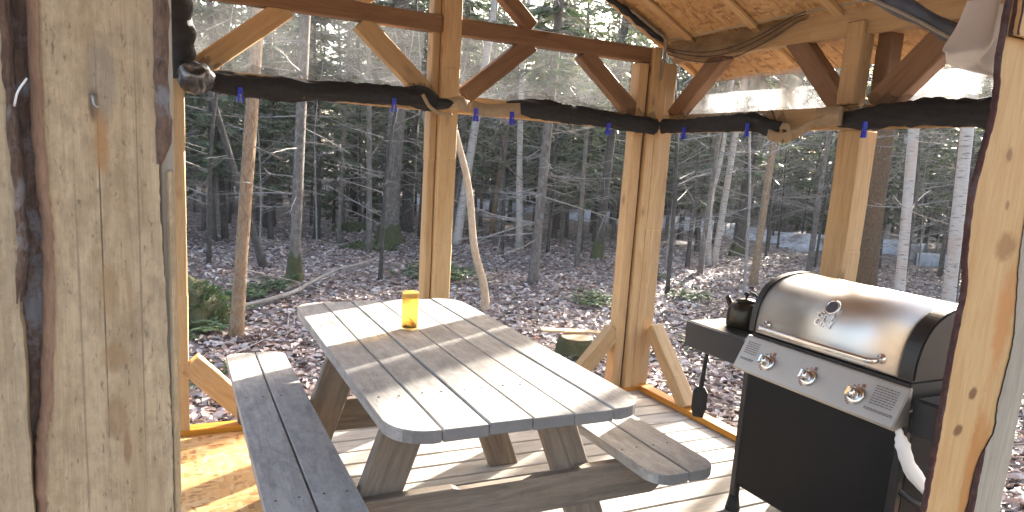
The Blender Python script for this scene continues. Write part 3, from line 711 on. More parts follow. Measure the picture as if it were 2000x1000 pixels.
# control panel: sloped sheet with rounded lower edge
pro = [(-0.008, 0.820), (-0.004, 0.826), (0.008, 0.826), (0.008, 0.690), (-0.060, 0.678), (-0.070, 0.682), (-0.073, 0.692)]
def extrude_yz(pro, x0, x1, mat, name, parent=None, bev=0.0, smooth=False):
    n = len(pro); v = [(x0, p[0], p[1]) for p in pro] + [(x1, p[0], p[1]) for p in pro]
    f = [tuple(range(n))[::-1], tuple(range(n, 2 * n))] + [(i, (i + 1) % n, n + (i + 1) % n, n + i) for i in range(n)]
    bm = bmesh.new(); bm.from_mesh(mesh_from(v, f))
    if bev: bmesh.ops.bevel(bm, geom=[e for e in bm.edges if abs(e.verts[0].co.x - e.verts[1].co.x) < 1e-6], offset=bev, segments=2, affect='EDGES')
    me = bm_mesh(bm, False)
    return gl(name, me, mat, parent)
cp = extrude_yz(pro, 0.006, GW - 0.002, 'panel', 'control_panel', bev=0.004)
pn = Vector((0, -(0.820 - 0.692), -0.065 + 0.0)).normalized()           # outward normal of the sloped face
pn = Vector((0, -0.128, 0.065)).normalized()
def on_panel(x, t, off=0.0):     # t: 0 at the lower edge, 1 at the top
    p = Vector((x, -0.073 + 0.065 * t, 0.692 + 0.128 * t)); return p + pn * off
pz = Vector((0, 0.065, 0.128)).normalized()
pm = Matrix.Identity(4)
for i in range(3): pm[i][0] = (1, 0, 0)[i]; pm[i][1] = pz[i]; pm[i][2] = pn[i]
for xk in (0.175, 0.385, 0.598):
    m4 = Matrix.Translation(on_panel(xk, 0.44, 0.001)) @ pm
    kb = gl('knob', MB().lathe([(0.022, 0.008), (0.021, 0.028), (0.020, 0.040), (0.016, 0.047), (0.0, 0.049)], 24).me(True), 'chrome', None, m4)
    gl('knob_grip', bx((-0.006, -0.019, 0.03), (0.006, 0.019, 0.062), 0.004), 'chrome', kb)
    gl('bezel', MB().lathe([(0.033, 0.0), (0.034, 0.006), (0.030, 0.010), (0.020, 0.010)], 24).me(True), 'chrome', kb)
    pr = MB()
    for a in (100, 125, 150, 200, 215, 230, 245):
        c_, s_ = math.cos(R(a)), math.sin(R(a)); pr.box((0.041 * c_ - 0.003, 0.041 * s_ - 0.0025, 0.0), (0.041 * c_ + 0.003, 0.041 * s_ + 0.0025, 0.0012))
    pr.box((0.006, 0.036, 0.0), (0.018, 0.050, 0.0012))
    gl('burner_marks', pr.me(), 'redprint', kb)['kind'] = 'stuff'
def print_block(x0, x1, t0, t1, n, name='fine_print'):
    pr = MB(); 
    for k in range(n):
        t = t0 + (t1 - t0) * k / (n - 1); x = x0
        while x < x1 - 0.004:
            l = random.uniform(0.006, 0.016)
            pr.box((x, (t - 0.44) * 0.1436 - 0.0018, 0.0008), (min(x + l, x1), (t - 0.44) * 0.1436 + 0.0018, 0.0016)); x += l + 0.003
    gl(name, pr.me(), 'print', cp, Matrix.Translation(on_panel(0, 0.44, 0.0)) @ pm)
print_block(0.655, 0.745, 0.40, 0.86, 8)
print_block(0.645, 0.755, 0.22, 0.26, 2)
print_block(0.03, 0.10, 0.52, 0.86, 6)
print_block(0.025, 0.10, 0.30, 0.34, 2)
# hood
hood_pro = [(0.000, 0.848), (0.001, 0.885), (0.008, 0.935), (0.022, 0.982), (0.048, 1.026), (0.085, 1.058), (0.130, 1.080), (0.185, 1.094), (0.245, 1.100), (0.310, 1.098), (0.370, 1.082), (0.42, 1.045), (0.455, 0.985), (0.470, 0.92), (0.474, 0.848)]
def hood_shell(pro, x0, x1, smooth=True):
    P = smooth_pts([(0, p[0], p[1]) for p in pro], 4); n = len(P); v = []; f = []
    cen = Vector((0, 0.24, 0.86))
    for x in (x0, x1):
        for p in P: v.append((x, p.y, p.z))
    for i in range(n - 1): f.append((i, i + 1, n + i + 1, n + i))
    # inner skin so that the sheet has thickness
    for x in (x0 + 0.002, x1 - 0.002):
        for p in P:
            q = p + (cen - p).normalized() * 0.006; v.append((x, q.y, q.z))
    b_ = 2 * n
    for i in range(n - 1): f.append((b_ + i + 1, b_ + i, b_ + n + i, b_ + n + i + 1))
    for i in range(n - 1): f.append((i + 1, i, b_ + i, b_ + i + 1)); f.append((n + i, n + i + 1, b_ + n + i + 1, b_ + n + i))
    f.append((0, n, b_ + n, b_)); f.append((2 * n - 1, n - 1, b_ + n - 1, b_ + 2 * n - 1))
    return mesh_from(v, f, True)
hd = gl('hood', hood_shell(hood_pro, 0.040, GW - 0.055), 'steel')
def cap_end(x0, x1):
    big = [(0.24 + (p[0] - 0.24) * 1.018, 0.86 + (p[1] - 0.86) * 1.022) for p in hood_pro]
    n = len(big); P = smooth_pts([(0, p[0], p[1]) for p in big], 3); n = len(P)
    v = [(x0, p.y, p.z) for p in P] + [(x1, p.y, p.z) for p in P]
    f = [tuple(range(n))[::-1], tuple(range(n, 2 * n))] + [(i, (i + 1) % n, n + (i + 1) % n, n + i) for i in range(n)]
    bm = bmesh.new(); bm.from_mesh(mesh_from(v, f))
    bmesh.ops.bevel(bm, geom=[e for e in bm.edges if abs(e.verts[0].co.x - e.verts[1].co.x) < 1e-6], offset=0.006, segments=2, affect='EDGES')
    return bm_mesh(bm)
gl('hood_end_cap', cap_end(0.002, 0.044), 'black', hd)
gl('hood_end_cap', cap_end(GW - 0.062, GW + 0.002), 'black', hd)
hz = [(0.105, 0.006, 0.893), (0.106, -0.030, 0.888), (0.118, -0.052, 0.886), (0.150, -0.056, 0.886), (0.38, -0.058, 0.888), (0.60, -0.056, 0.890), (0.632, -0.050, 0.890), (0.645, -0.028, 0.892), (0.646, 0.006, 0.896)]
hn = gl('handle', MB().tube(smooth_pts(hz, 5), 0.0105, 14).me(True), 'chrome', hd)
for xx, zz in ((0.105, 0.893), (0.646, 0.896)): gl('handle_boss', MB().lathe([(0.018, 0.0), (0.019, 0.006), (0.016, 0.012), (0.0, 0.013)], 16, axis=(0, -1, 0.15), org=(xx, 0.004, zz)).me(True), 'chrome', hn)
def hood_frame(x, z):        # a point on the hood skin and the outward normal
    for (a, b_) in zip(hood_pro[:-1], hood_pro[1:]):
        if a[1] <= z <= b_[1] and b_[0] < 0.3:
            t = (z - a[1]) / (b_[1] - a[1]); y_ = a[0] + (b_[0] - a[0]) * t
            tn = Vector((0, b_[0] - a[0], b_[1] - a[1])).normalized(); nn = Vector((0, -tn.z, tn.y))
            m = Matrix.Identity(4)
            for i in range(3): m[i][0] = (1, 0, 0)[i]; m[i][1] = tn[i]; m[i][2] = nn[i]
            return Matrix.Translation((x, y_, z)) @ m
th = gl('thermometer', MB().lathe([(0.031, 0.0), (0.032, 0.010), (0.030, 0.016), (0.025, 0.0165), (0.0245, 0.013)], 28).me(True), 'chrome', hd, hood_frame(0.385, 1.022))
gl('dial_face', MB().lathe([(0.0245, 0.010), (0.0245, 0.0150), (0.0, 0.0150)], 28).me(), 'darksteel', th)
def text_mesh(body, size, extrude, shear=0.2):
    cu = bpy.data.curves.new('t', 'FONT'); cu.body = body; cu.size = size; cu.extrude = extrude; cu.shear = shear
    cu.align_x = 'CENTER'; cu.align_y = 'CENTER'; cu.space_line = 0.72; cu.bevel_depth = 0.0008; cu.offset = 0.0010
    t = bpy.data.objects.new('t', cu); C.objects.link(t)
    dg = bpy.context.evaluated_depsgraph_get(); me = bpy.data.meshes.new_from_object(t.evaluated_get(dg))
    bpy.data.objects.remove(t); me.materials.clear(); return me
lf = hood_frame(0.368, 0.975)
gl('emblem', text_mesh('Grill\nChef', 0.042, 0.003), 'chrome', hd, lf @ Matrix.Translation((0, 0, 0.005)))
# side shelves
def shelf(x0, x1, nm, GD=GD):
    sh = gl(nm, bx((x0, 0.02, 0.775), (x1, GD - 0.03, 0.792), 0.006), 'shelf')
    gl('apron', bx((x0, 0.010, 0.665), (x1, 0.022, 0.789), 0.004), 'shelf', sh)
    gl('apron', bx((x0, GD - 0.04, 0.70), (x1, GD - 0.028, 0.789), 0.004), 'shelf', sh)
    xe = x0 if x0 < 0 else x1 - 0.012
    gl('apron', bx((xe, 0.023, 0.69), (xe + 0.012, GD - 0.041, 0.789), 0.004), 'shelf', sh)
    return sh
ls = shelf(-0.42, -0.002, 'side_shelf')
shelf(GW + 0.002, GW + 0.11, 'side_shelf', 0.28)
gl('rim_rail', MB().tube(smooth_pts([(-0.40, 0.46, 0.792), (-0.40, 0.462, 0.815), (-0.385, 0.465, 0.822), (-0.05, 0.465, 0.822), (-0.03, 0.462, 0.815), (-0.03, 0.46, 0.792)], 4), 0.006, 8).me(True), 'chrome', ls)
# white wrapped gas hose hanging at the right corner of the cart and the side bar below it
hp = smooth_pts([(GW - 0.01, -0.03, 0.685), (GW + 0.012, -0.025, 0.63), (GW + 0.03, 0.0, 0.56), (GW + 0.045, 0.05, 0.50), (GW + 0.05, 0.12, 0.45)], 5)
gl('wrapped_hose', MB().tube(hp, [0.008 + 0.016 * min(1, i / 5) + random.uniform(-0.003, 0.003) for i in range(len(hp))], 9).me(True), 'white')
gl('hose', MB().tube(smooth_pts([(GW - 0.01, 0.02, 0.45), (GW + 0.03, 0.05, 0.42), (GW + 0.06, 0.14, 0.38), (GW + 0.03, 0.25, 0.33)], 5), 0.009, 8).me(True), 'black')

# hanging brush under the left shelf
br = thing('grill_brush', 'black grill brush hanging from the grill side shelf', 'brush', (2.42, 2.625, 0.30))
local('handle', MB().tube([(0, -0.01, 0.40), (0, 0.0, 0.32), (0.0, 0.012, 0.2), (0, 0.018, 0.10)], [0.005, 0.010, 0.011, 0.014], 9).me(True), 'rubber', br)
local('head', prism([(-0.02, -0.02), (0.02, -0.02), (0.03, 0.02), (0.03, 0.085), (0.015, 0.11), (-0.015, 0.11), (-0.03, 0.085), (-0.03, 0.02)], -0.013, 0.013, 0.004), 'rubber', br, Matrix.Translation((0, 0.018, 0.0)) @ Matrix.Rotation(math.pi / 2, 4, 'X') @ Matrix.Rotation(-0.75, 4, 'Y') @ Matrix.Scale(1.25, 4))
local('loop', MB().tube([(0, -0.01, 0.395), (0.006, -0.012, 0.42), (0.0, -0.012, 0.436), (-0.006, -0.012, 0.42), (0, -0.01, 0.395)], 0.002, 6).me(True), 'rubber', br)

# kettle on the shelf
kt = thing('kettle', 'small dark sooty kettle on the left shelf of the grill', 'kettle', (2.47, 2.455, 0.7935))
local('body', MB().lathe([(0.0, 0.0), (0.072, 0.0), (0.082, 0.008), (0.084, 0.04), (0.080, 0.085), (0.066, 0.112), (0.045, 0.124), (0.0, 0.126)], 28).me(True), 'kettle', kt)
local('lid', MB().lathe([(0.047, 0.1245), (0.048, 0.131), (0.03, 0.139), (0.0, 0.142)], 24).me(True), 'kettle', kt)
local('lid_knob', MB().lathe([(0.006, 0.140), (0.006, 0.152), (0.014, 0.158), (0.014, 0.168), (0.0, 0.172)], 16).me(True), 'rubber', kt)
local('spout', MB().tube(smooth_pts([(0.0, 0.065, 0.075), (0.0, 0.10, 0.095), (0.0, 0.125, 0.125)], 4), [0.022, 0.020, 0.018, 0.017, 0.016, 0.015, 0.014, 0.013, 0.013], 10).me(True), 'kettle', kt)
local('handle', MB().tube(smooth_pts([(0.0, -0.06, 0.108), (0, -0.085, 0.135), (0, -0.06, 0.165), (0, -0.02, 0.175)], 5), 0.006, 8).me(True), 'rubber', kt)

# ------------------------------------------------------------------ rolled nets with clips
def roll(name, pts, rad, label, group=None, seed=0, mat='netroll'):
    from mathutils import noise as mn
    r = random.Random(seed); K = 22; P = smooth_pts(pts, K); n = 30; v = []; f = []
    ph = [r.uniform(0, 6.28) for _ in range(6)]
    R_ = rad if isinstance(rad, (list, tuple)) else [rad] * len(pts)
    RR = [q.x for q in smooth_pts([(q, 0, 0) for q in R_], K)]; dist = 0.0
    for i, p in enumerate(P):
        if i: dist += (p - P[i - 1]).length
        t = (P[min(i + 1, len(P) - 1)] - P[max(i - 1, 0)]).normalized(); a = t.cross(Vector((0, 0, 1))).normalized(); b_ = a.cross(t)
        for j in range(n):
            th = 2 * math.pi * j / n
            w = th + dist * 2.2 + ph[0]
            q = Vector((math.cos(w) * 1.6, math.sin(w) * 1.6, dist * 2.6 + seed * 7.3))
            fold = abs(mn.noise(q * 1.5)) * 1.1 + 0.5 * abs(mn.noise(q * 3.3 + Vector((3, 1, 0)))) + 0.25 * mn.noise(Vector((q.x * 5, q.y * 5, dist * 9)))
            rr = RR[i] * (0.72 + 0.36 * fold + 0.08 * math.sin(dist * 9 + ph[1]))
            v.append(p + a * math.cos(th) * rr * 0.75 + b_ * math.sin(th) * rr * 1.05)
    for i in range(len(P) - 1):
        for j in range(n): f.append((i * n + j, i * n + (j + 1) % n, (i + 1) * n + (j + 1) % n, (i + 1) * n + j))
    f.append(tuple(range(n))[::-1]); f.append(tuple((len(P) - 1) * n + j for j in range(n)))
    o = link_mesh(name, mesh_from(v, f, True), mat); tag(o, label, 'net', group)
    if group:
        ev = []; ef = []
        for i, p in enumerate(P):
            hgt = 0.018 + 0.050 * abs(mn.noise(Vector((i * 0.05, seed, 0)))) + 0.02 * mn.noise(Vector((i * 0.3, seed, 4)))
            for k in range(4):
                w = k / 3; ev.append(p + Vector((0.006 * math.sin(i * 0.7 + w * 2), 0.012 * math.sin(i * 0.45 + 3 * w) + 0.02 * w, RR[i] * 0.75 + hgt * w * 1.6)))
        for i in range(len(P) - 1):
            for k in range(3): ef.append((i * 4 + k, i * 4 + k + 1, (i + 1) * 4 + k + 1, (i + 1) * 4 + k))
        local('loose_edge', mesh_from(ev, ef, True), 'netblack', o)
    return o
NY = D - 0.075; NX = W - 0.07
roll('rolled_net', [(0.10, NY, 1.80), (0.20, NY, 1.80), (0.32, NY, 1.79), (0.6, NY, 1.80), (0.9, NY, 1.815), (1.12, NY, 1.82), (1.22, NY - 0.01, 1.815), (1.30, NY, 1.795)], [0.05, 0.055, 0.053, 0.058, 0.052, 0.050, 0.062, 0.045], 'black rolled net along the back rail left of the king post', 'rolled nets tied under the rails', 1)
roll('rolled_net', [(1.72, NY, 1.825), (1.85, NY, 1.825), (2.1, NY, 1.815), (2.35, NY, 1.805), (2.6, NY - 0.015, 1.795), (2.76, NY - 0.02, 1.79)], [0.03, 0.05, 0.062, 0.055, 0.050, 0.05], 'black rolled net along the back rail right of the king post', 'rolled nets tied under the rails', 2)
roll('rolled_net', [(NX - 0.03, D - 0.12, 1.795), (NX, 3.45, 1.795), (NX, 3.1, 1.80), (NX, 2.93, 1.805), (NX - 0.01, 2.78, 1.77), (NX - 0.015, 2.66, 1.755)], [0.048, 0.046, 0.048, 0.052, 0.050, 0.038], 'black rolled net on the right rail next to the corner post', 'rolled nets tied under the rails', 3)
roll('rolled_net', [(NX, 2.36, 1.80), (NX, 2.24, 1.80), (NX, 2.0, 1.815), (NX, 1.75, 1.805), (NX, 1.4, 1.80), (NX, 1.1, 1.80)], [0.036, 0.046, 0.060, 0.062, 0.058, 0.055], 'black rolled net on the right rail behind the grill', 'rolled nets tied under the rails', 4)

def ribbon(name, pts, width, mat, label, cat, thick=0.006, updir=(0, 0, 1), n=8, parent=None, twist=0.0):
    P = smooth_pts(pts, n); v = []; f = []
    for i, p in enumerate(P):
        t = (P[min(i + 1, len(P) - 1)] - P[max(i - 1, 0)]).normalized()
        u = Vector(updir); u = (u - t * u.dot(t)).normalized()
        u = Quaternion(t, twist * i / len(P)) @ u; s = t.cross(u)
        w = width[min(int(i / len(P) * len(width)), len(width) - 1)] if isinstance(width, (list, tuple)) else width
        for (a, b_) in ((-1, -1), (1, -1), (1, 1), (-1, 1)): v.append(p + u * a * w / 2 + s * b_ * thick / 2)
    for i in range(len(P) - 1):
        for j in range(4): f.append((i * 4 + j, i * 4 + (j + 1) % 4, (i + 1) * 4 + (j + 1) % 4, (i + 1) * 4 + j))
    f.append((3, 2, 1, 0)); k = (len(P) - 1) * 4; f.append((k, k + 1, k + 2, k + 3))
    bm = bmesh.new(); bm.from_mesh(mesh_from(v, f)); o = link_mesh(name, bm_mesh(bm, True), mat, parent)
    if label: tag(o, label, cat)
    return o
# tan binding ends and loops
ribbon('binding_strip', [(1.49, NY - 0.03, 1.80), (1.58, NY - 0.035, 1.785), (1.70, NY - 0.035, 1.80), (1.79, NY - 0.03, 1.81)], 0.07, 'strap', 'flat tan binding strip over the back rail right of the king post', 'strap', 0.012)
lp = [(1.405 + 0.045 * math.cos(a), NY - 0.03 + 0.02 * math.cos(a * 1), 1.80 + 0.05 * math.sin(a)) for a in [k * 2 * math.pi / 12 for k in range(13)]]
ribbon('binding_loop', [(1.36, NY - 0.03, 1.80), (1.40, NY - 0.055, 1.812), (1.44, NY - 0.055, 1.80), (1.465, NY - 0.03, 1.795)], 0.06, 'strap', 'tan cloth band wrapped over the king post at the net', 'strap', 0.03)
roll('net_tail', [(1.28, NY, 1.80), (1.33, NY - 0.03, 1.80), (1.39, NY - 0.045, 1.805)], [0.04, 0.03, 0.024], 'short dark net tail crossing the king post', None, 9)
ribbon('binding_sling', [(1.20, NY - 0.055, 1.835), (1.24, NY - 0.06, 1.775), (1.30, NY - 0.062, 1.745), (1.37, NY - 0.058, 1.742)], 0.018, 'strap', 'thin tan cord sling drooping left of the king post', 'strap', 0.008)
ribbon('binding_loop', [(NX - 0.04, 2.75, 1.735), (NX - 0.05, 2.66, 1.715), (NX - 0.06, 2.55, 1.735), (NX - 0.06, 2.47, 1.775), (NX - 0.05, 2.40, 1.805)], [0.05, 0.045, 0.04, 0.04], 'strap', 'twisted tan binding loop hanging below the right rail', 'strap', 0.012, twist=1.5)
ribbon('binding_loop', [(NX - 0.045, 2.66, 1.775), (NX - 0.065, 2.60, 1.765), (NX - 0.065, 2.58, 1.725), (NX - 0.05, 2.62, 1.705), (NX - 0.035, 2.67, 1.715), (NX - 0.035, 2.68, 1.765)], 0.035, 'strap', 'small tan binding ring at the end of the right rail net', 'strap', 0.01, updir=(0.3, 1, 0))
ribbon('binding_strip', [(NX - 0.045, 2.44, 1.805), (NX - 0.055, 2.38, 1.81), (NX - 0.05, 2.31, 1.81)], 0.085, 'strap', 'tan binding band across the right post at the net', 'strap', 0.03)
# clips
def make_clip(label):
    t = thing('clothespin', label, 'clothespin', group='blue clips on the rolled nets')
    for s in (-1, 1):
        pts = [(s * 0.0055, 0, 0.042), (s * 0.006, 0, 0.02), (s * 0.008, 0, 0.0), (s * 0.013, 0, -0.026), (s * 0.014, 0, -0.040)]
        local('jaw', ribbon_mesh(pts, 0.018, 0.010), 'blue', t)
    local('spring', MB().tube([(0, -0.010, 0.0), (0, 0.010, 0.0)], 0.0055, 8).me(True), 'nail', t)
    return t
def ribbon_mesh(pts, wy, tx):
    v = []; f = []
    for p in smooth_pts(pts, 3):
        for (a, b_) in ((-1, -1), (1, -1), (1, 1), (-1, 1)): v.append((p.x + a * tx / 2, p.y + b_ * wy / 2, p.z))
    k = len(v) // 4
    for i in range(k - 1):
        for j in range(4): f.append((i * 4 + j, i * 4 + (j + 1) % 4, (i + 1) * 4 + (j + 1) % 4, (i + 1) * 4 + j))
    f.append((3, 2, 1, 0)); f.append((k * 4 - 4, k * 4 - 3, k * 4 - 2, k * 4 - 1))
    bm = bmesh.new(); bm.from_mesh(mesh_from(v, f)); return bm_mesh(bm)
clips = [((0.297, NY - 0.045, 1.745), 0.2, 'blue clothespin nearest the left corner of the back rail net'),
         ((1.050, NY - 0.045, 1.765), -0.1, 'blue clothespin near the right end of the left back net'),
         ((1.515, NY - 0.045, 1.755), 0.3, 'blue clothespin just right of the king post'),
         ((1.735, NY - 0.045, 1.755), 0.15, 'blue clothespin at the left end of the right back net'),
         ((2.385, NY - 0.05, 1.745), 0.25, 'blue clothespin on the back net just left of the corner post'),
         ((NX - 0.045, 3.42, 1.745), 1.3, 'blue clothespin on the right rail just past the corner post'),
         ((NX - 0.045, 2.90, 1.755), 1.1, 'blue clothespin midway between the corner post and the right post'),
         ((NX - 0.055, 2.175, 1.745), 1.0, 'blue clothespin just right of the right post')]
proto = None
for (loc, rz, lab) in clips:
    if proto is None:
        proto = make_clip(lab); kids_of(proto); m_ = Matrix.Translation(loc) @ Matrix.Rotation(rz, 4, 'Z') @ Matrix.Scale(0.85, 4); proto.matrix_basis = m_; BASIS[proto.name] = m_
    else: copy_tree(proto, loc, rz, 0.85, lab)
# sheets of mesh and plastic above the rails
def sheet(name, corners, nu, nv, amp, mat, label, cat, seed, sag=0.0, thick=0.0015):
    r = random.Random(seed); a, b_, c, d = [Vector(q) for q in corners]; nrm = (b_ - a).cross(d - a).normalized(); v = []; f = []
    p1, p2, p3 = r.uniform(0, 6), r.uniform(0, 6), r.uniform(0, 6)
    for s in (0, 1):
        for j in range(nv + 1):
            for i in range(nu + 1):
                u, w = i / nu, j / nv
                p = (a * (1 - u) + b_ * u) * (1 - w) + (d * (1 - u) + c * u) * w
                p = p + nrm * (amp * (math.sin(7 * u + p1 + 2 * w) + 0.6 * math.sin(15 * u + p2 + 4 * w) + 0.4 * math.sin(31 * u + p3 - 3 * w)) + s * thick) - Vector((0, 0, sag * math.sin(math.pi * u) * (1 - w)))
                v.append(p)
    m = (nu + 1) * (nv + 1)
    for j in range(nv):
        for i in range(nu):
            q = (j * (nu + 1) + i, j * (nu + 1) + i + 1, (j + 1) * (nu + 1) + i + 1, (j + 1) * (nu + 1) + i)
            f.append(q)
    o = link_mesh(name, mesh_from(v[:m], f, True), mat); tag(o, label, cat); return o
sheet('mesh_screen', [(0.07, D + 0.10, 1.82), (1.29, D + 0.10, 1.82), (1.29, D + 0.10, 2.19), (0.07, D + 0.10, 2.19)], 40, 8, 0.006, 'net', 'grey mesh screen above the back rail left of the king post', 'screen', 1)
sheet('mesh_screen', [(1.46, D + 0.10, 1.82), (2.66, D + 0.10, 1.82), (2.66, D + 0.10, 2.19), (1.46, D + 0.10, 2.19)], 40, 8, 0.006, 'net', 'grey mesh screen above the back rail right of the king post', 'screen', 2)
sheet('plastic_sheet', [(W + 0.10, D - 0.06, 1.84), (W + 0.10, 2.44, 1.84), (W + 0.10, 2.44, 2.10), (W + 0.10, D - 0.06, 2.08)], 40, 8, 0.006, 'netwhite', 'clear plastic sheet above the right rail beside the corner post', 'sheet', 3)
sheet('plastic_sheet', [(W + 0.16, 2.23, 1.84), (W + 0.16, 1.0, 1.84), (W + 0.16, 1.0, 2.085), (W + 0.16, 2.23, 2.085)], 40, 8, 0.006, 'netwhite', 'clear plastic sheet above the right rail behind the grill', 'sheet', 4)
# slack black mesh hanging from the plate in the corner
def swag():
    v = []; f = []; n = 26
    for i in range(n + 1):
        u = i / n; yy = D - 0.04 - u * 1.10
        top = Vector((W - 0.03, yy, 2.325)); bot = 2.245 - 0.115 * math.sin(math.pi * min(1, u * 1.05)) + 0.05 * u
        for j in range(5):
            w = j / 4; v.append(Vector((W - 0.03 - 0.03 * math.sin(w * 2.4) - 0.008 * math.sin(u * 17 + w * 3), yy, top.z * (1 - w) + bot * w)))
    for i in range(n):
        for j in range(4): f.append((i * 5 + j, i * 5 + j + 1, (i + 1) * 5 + j + 1, (i + 1) * 5 + j))
    o = link_mesh('slack_mesh', mesh_from(v, f, True), 'netblack'); tag(o, 'slack black mesh swag hanging under the right wall plate', 'net')
    for k, dz in enumerate((0.0, 0.022, 0.035)):
        P = [(W - 0.055 - 0.004 * k, D - 0.04 - u * 1.08, 2.245 + dz - (0.115 - 0.012 * k) * math.sin(math.pi * min(1, u * 1.05)) + 0.05 * u) for u in [i / 16 for i in range(17)]]
        local('hem', MB().tube(P, 0.0025, 5).me(True), 'cord', o)
swag()
# rope-tied dark net bunched down the corner post top and along the gable edge
tag(link_mesh('gable_net', MB().tube(smooth_pts([(2.26, D + 0.02, 2.60), (2.45, D + 0.01, 2.505), (2.62, D, 2.42), (2.80, D - 0.03, 2.325)], 6), [0.020 + 0.006 * math.sin(i * 1.7) for i in range(19)], 8).me(True), 'netroll'), 'dark bunched net tied along the gable edge of the roof', 'net')
tag(link_mesh('tie_rope', MB().tube(smooth_pts([(2.54, D - 0.03, 2.475), (2.60, D - 0.035, 2.44), (2.72, D - 0.045, 2.375), (2.80, D - 0.055, 2.325), (2.805, D - 0.05, 2.22), (2.80, D - 0.045, 2.08)], 6), 0.009, 8).me(True), 'ropes'), 'greyish rope tied down the top of the corner post', 'rope')
tag(link_mesh('hanging_net', MB().tube(smooth_pts([(0.035, NY, 2.32), (0.042, NY - 0.01, 2.12), (0.055, NY, 1.98), (0.048, NY, 1.88), (0.05, NY, 1.80)], 6), [0.055 + 0.007 * math.sin(i * 1.3) for i in range(25)], 10).me(True), 'netroll'), 'black net bunch hanging down the left back post', 'net')
# grey plastic bundle at the left corner
def crumple(name, cen, rx, ry, rz, mat, label, cat, seed, amp=0.25):
    bm = bmesh.new(); bmesh.ops.create_icosphere(bm, subdivisions=4, radius=1.0)
    from mathutils import noise as mn
    for v in bm.verts:
        p = v.co.copy(); k = 1 + amp * (mn.ridged_multi_fractal(p * 1.6 + Vector((seed, 0, 0)), 1.0, 2.0, 3, 1.0, 2.0) - 1.0) * 0.6 + 0.12 * mn.noise(p * 2.2 + Vector((0, seed, 0)))
        v.co = Vector((p.x * rx * k, p.y * ry * k, p.z * rz * k)) + Vector(cen)
    o = link_mesh(name, bm_mesh(bm, True), mat); tag(o, label, cat); return o
def mat_greyplastic():
    m, nt, b = newmat('smoky_plastic')
    n = noise(nt, coords(nt, (1, 1, 1)), 14, 5, 0.6, 1.0)
    link(nt, ramp(nt, n, [(0.46, (0.012, 0.012, 0.013)), (0.56, (0.10, 0.10, 0.105)), (0.70, (0.50, 0.49, 0.48))]), b.inputs['Base Color'])
    b.inputs['Roughness'].default_value = 0.3; bump(nt, b, n, 0.5, 0.01); return m
MAT['smoky'] = mat_greyplastic()
crumple('plastic_bundle', (0.105, NY - 0.06, 1.80), 0.080, 0.05, 0.072, 'smoky', 'crumpled smoky plastic bundle tied at the left end of the net', 'bundle', 3)

# rolled tarp pole and white sheet near the top right
A = Vector((2.09, 1.80, 2.185)); B = Vector((2.325, 1.50, 1.985))
dv = (A - B) * 0.9
tp = smooth_pts([A + dv, A, (A + B) / 2 + Vector((0, 0, 0.008)), B], 8)
o = link_mesh('rolled_tarp', MB().tube(tp, [0.030 + 0.004 * math.sin(i * 0.9) + random.uniform(-0.001, 0.001) for i in range(len(tp))], 12).me(True), 'tarp'); tag(o, 'dark grey rolled tarp slanting down near the roof on the right', 'tarp')
pp = [q + Vector((-0.018, -0.02, -0.026)) for q in tp]
local('edge_cord', MB().tube(pp, 0.006, 6).me(True), 'slabgrey', o)
def cloth(name, ctrl, label, cat, mat, thick=0.004):
    rows = [smooth_pts(r_, 8) for r_ in ctrl]; cols = []
    for i in range(len(rows[0])): cols.append(smooth_pts([r_[i] for r_ in rows], 8))
    n, m = len(cols), len(cols[0]); v = [p for c_ in cols for p in c_]; f = [(i * m + j, i * m + j + 1, (i + 1) * m + j + 1, (i + 1) * m + j) for i in range(n - 1) for j in range(m - 1)]
    bm = bmesh.new(); bm.from_mesh(mesh_from(v, f)); bmesh.ops.solidify(bm, geom=bm.faces[:], thickness=thick)
    o = link_mesh(name, bm_mesh(bm, True), mat); tag(o, label, cat); return o
Yc = 1.34
cloth('white_sheet', [[(2.13, Yc + .05, 2.06), (2.17, Yc - .02, 2.07), (2.22, Yc + .03, 2.07), (2.30, Yc + .0, 2.06)],
                      [(2.10, Yc + .05, 1.985), (2.15, Yc - .03, 1.99), (2.22, Yc + .03, 1.985), (2.30, Yc + .01, 1.98)],
                      [(2.04, Yc + .04, 1.915), (2.13, Yc - .03, 1.91), (2.21, Yc + .04, 1.905), (2.30, Yc + .0, 1.915)],
                      [(2.00, Yc + .0, 1.895), (2.10, Yc + .05, 1.87), (2.19, Yc - .03, 1.845), (2.27, Yc + .04, 1.85)]], 'white plastic sheet bunched behind the top of the knotted slab', 'sheet', 'white')

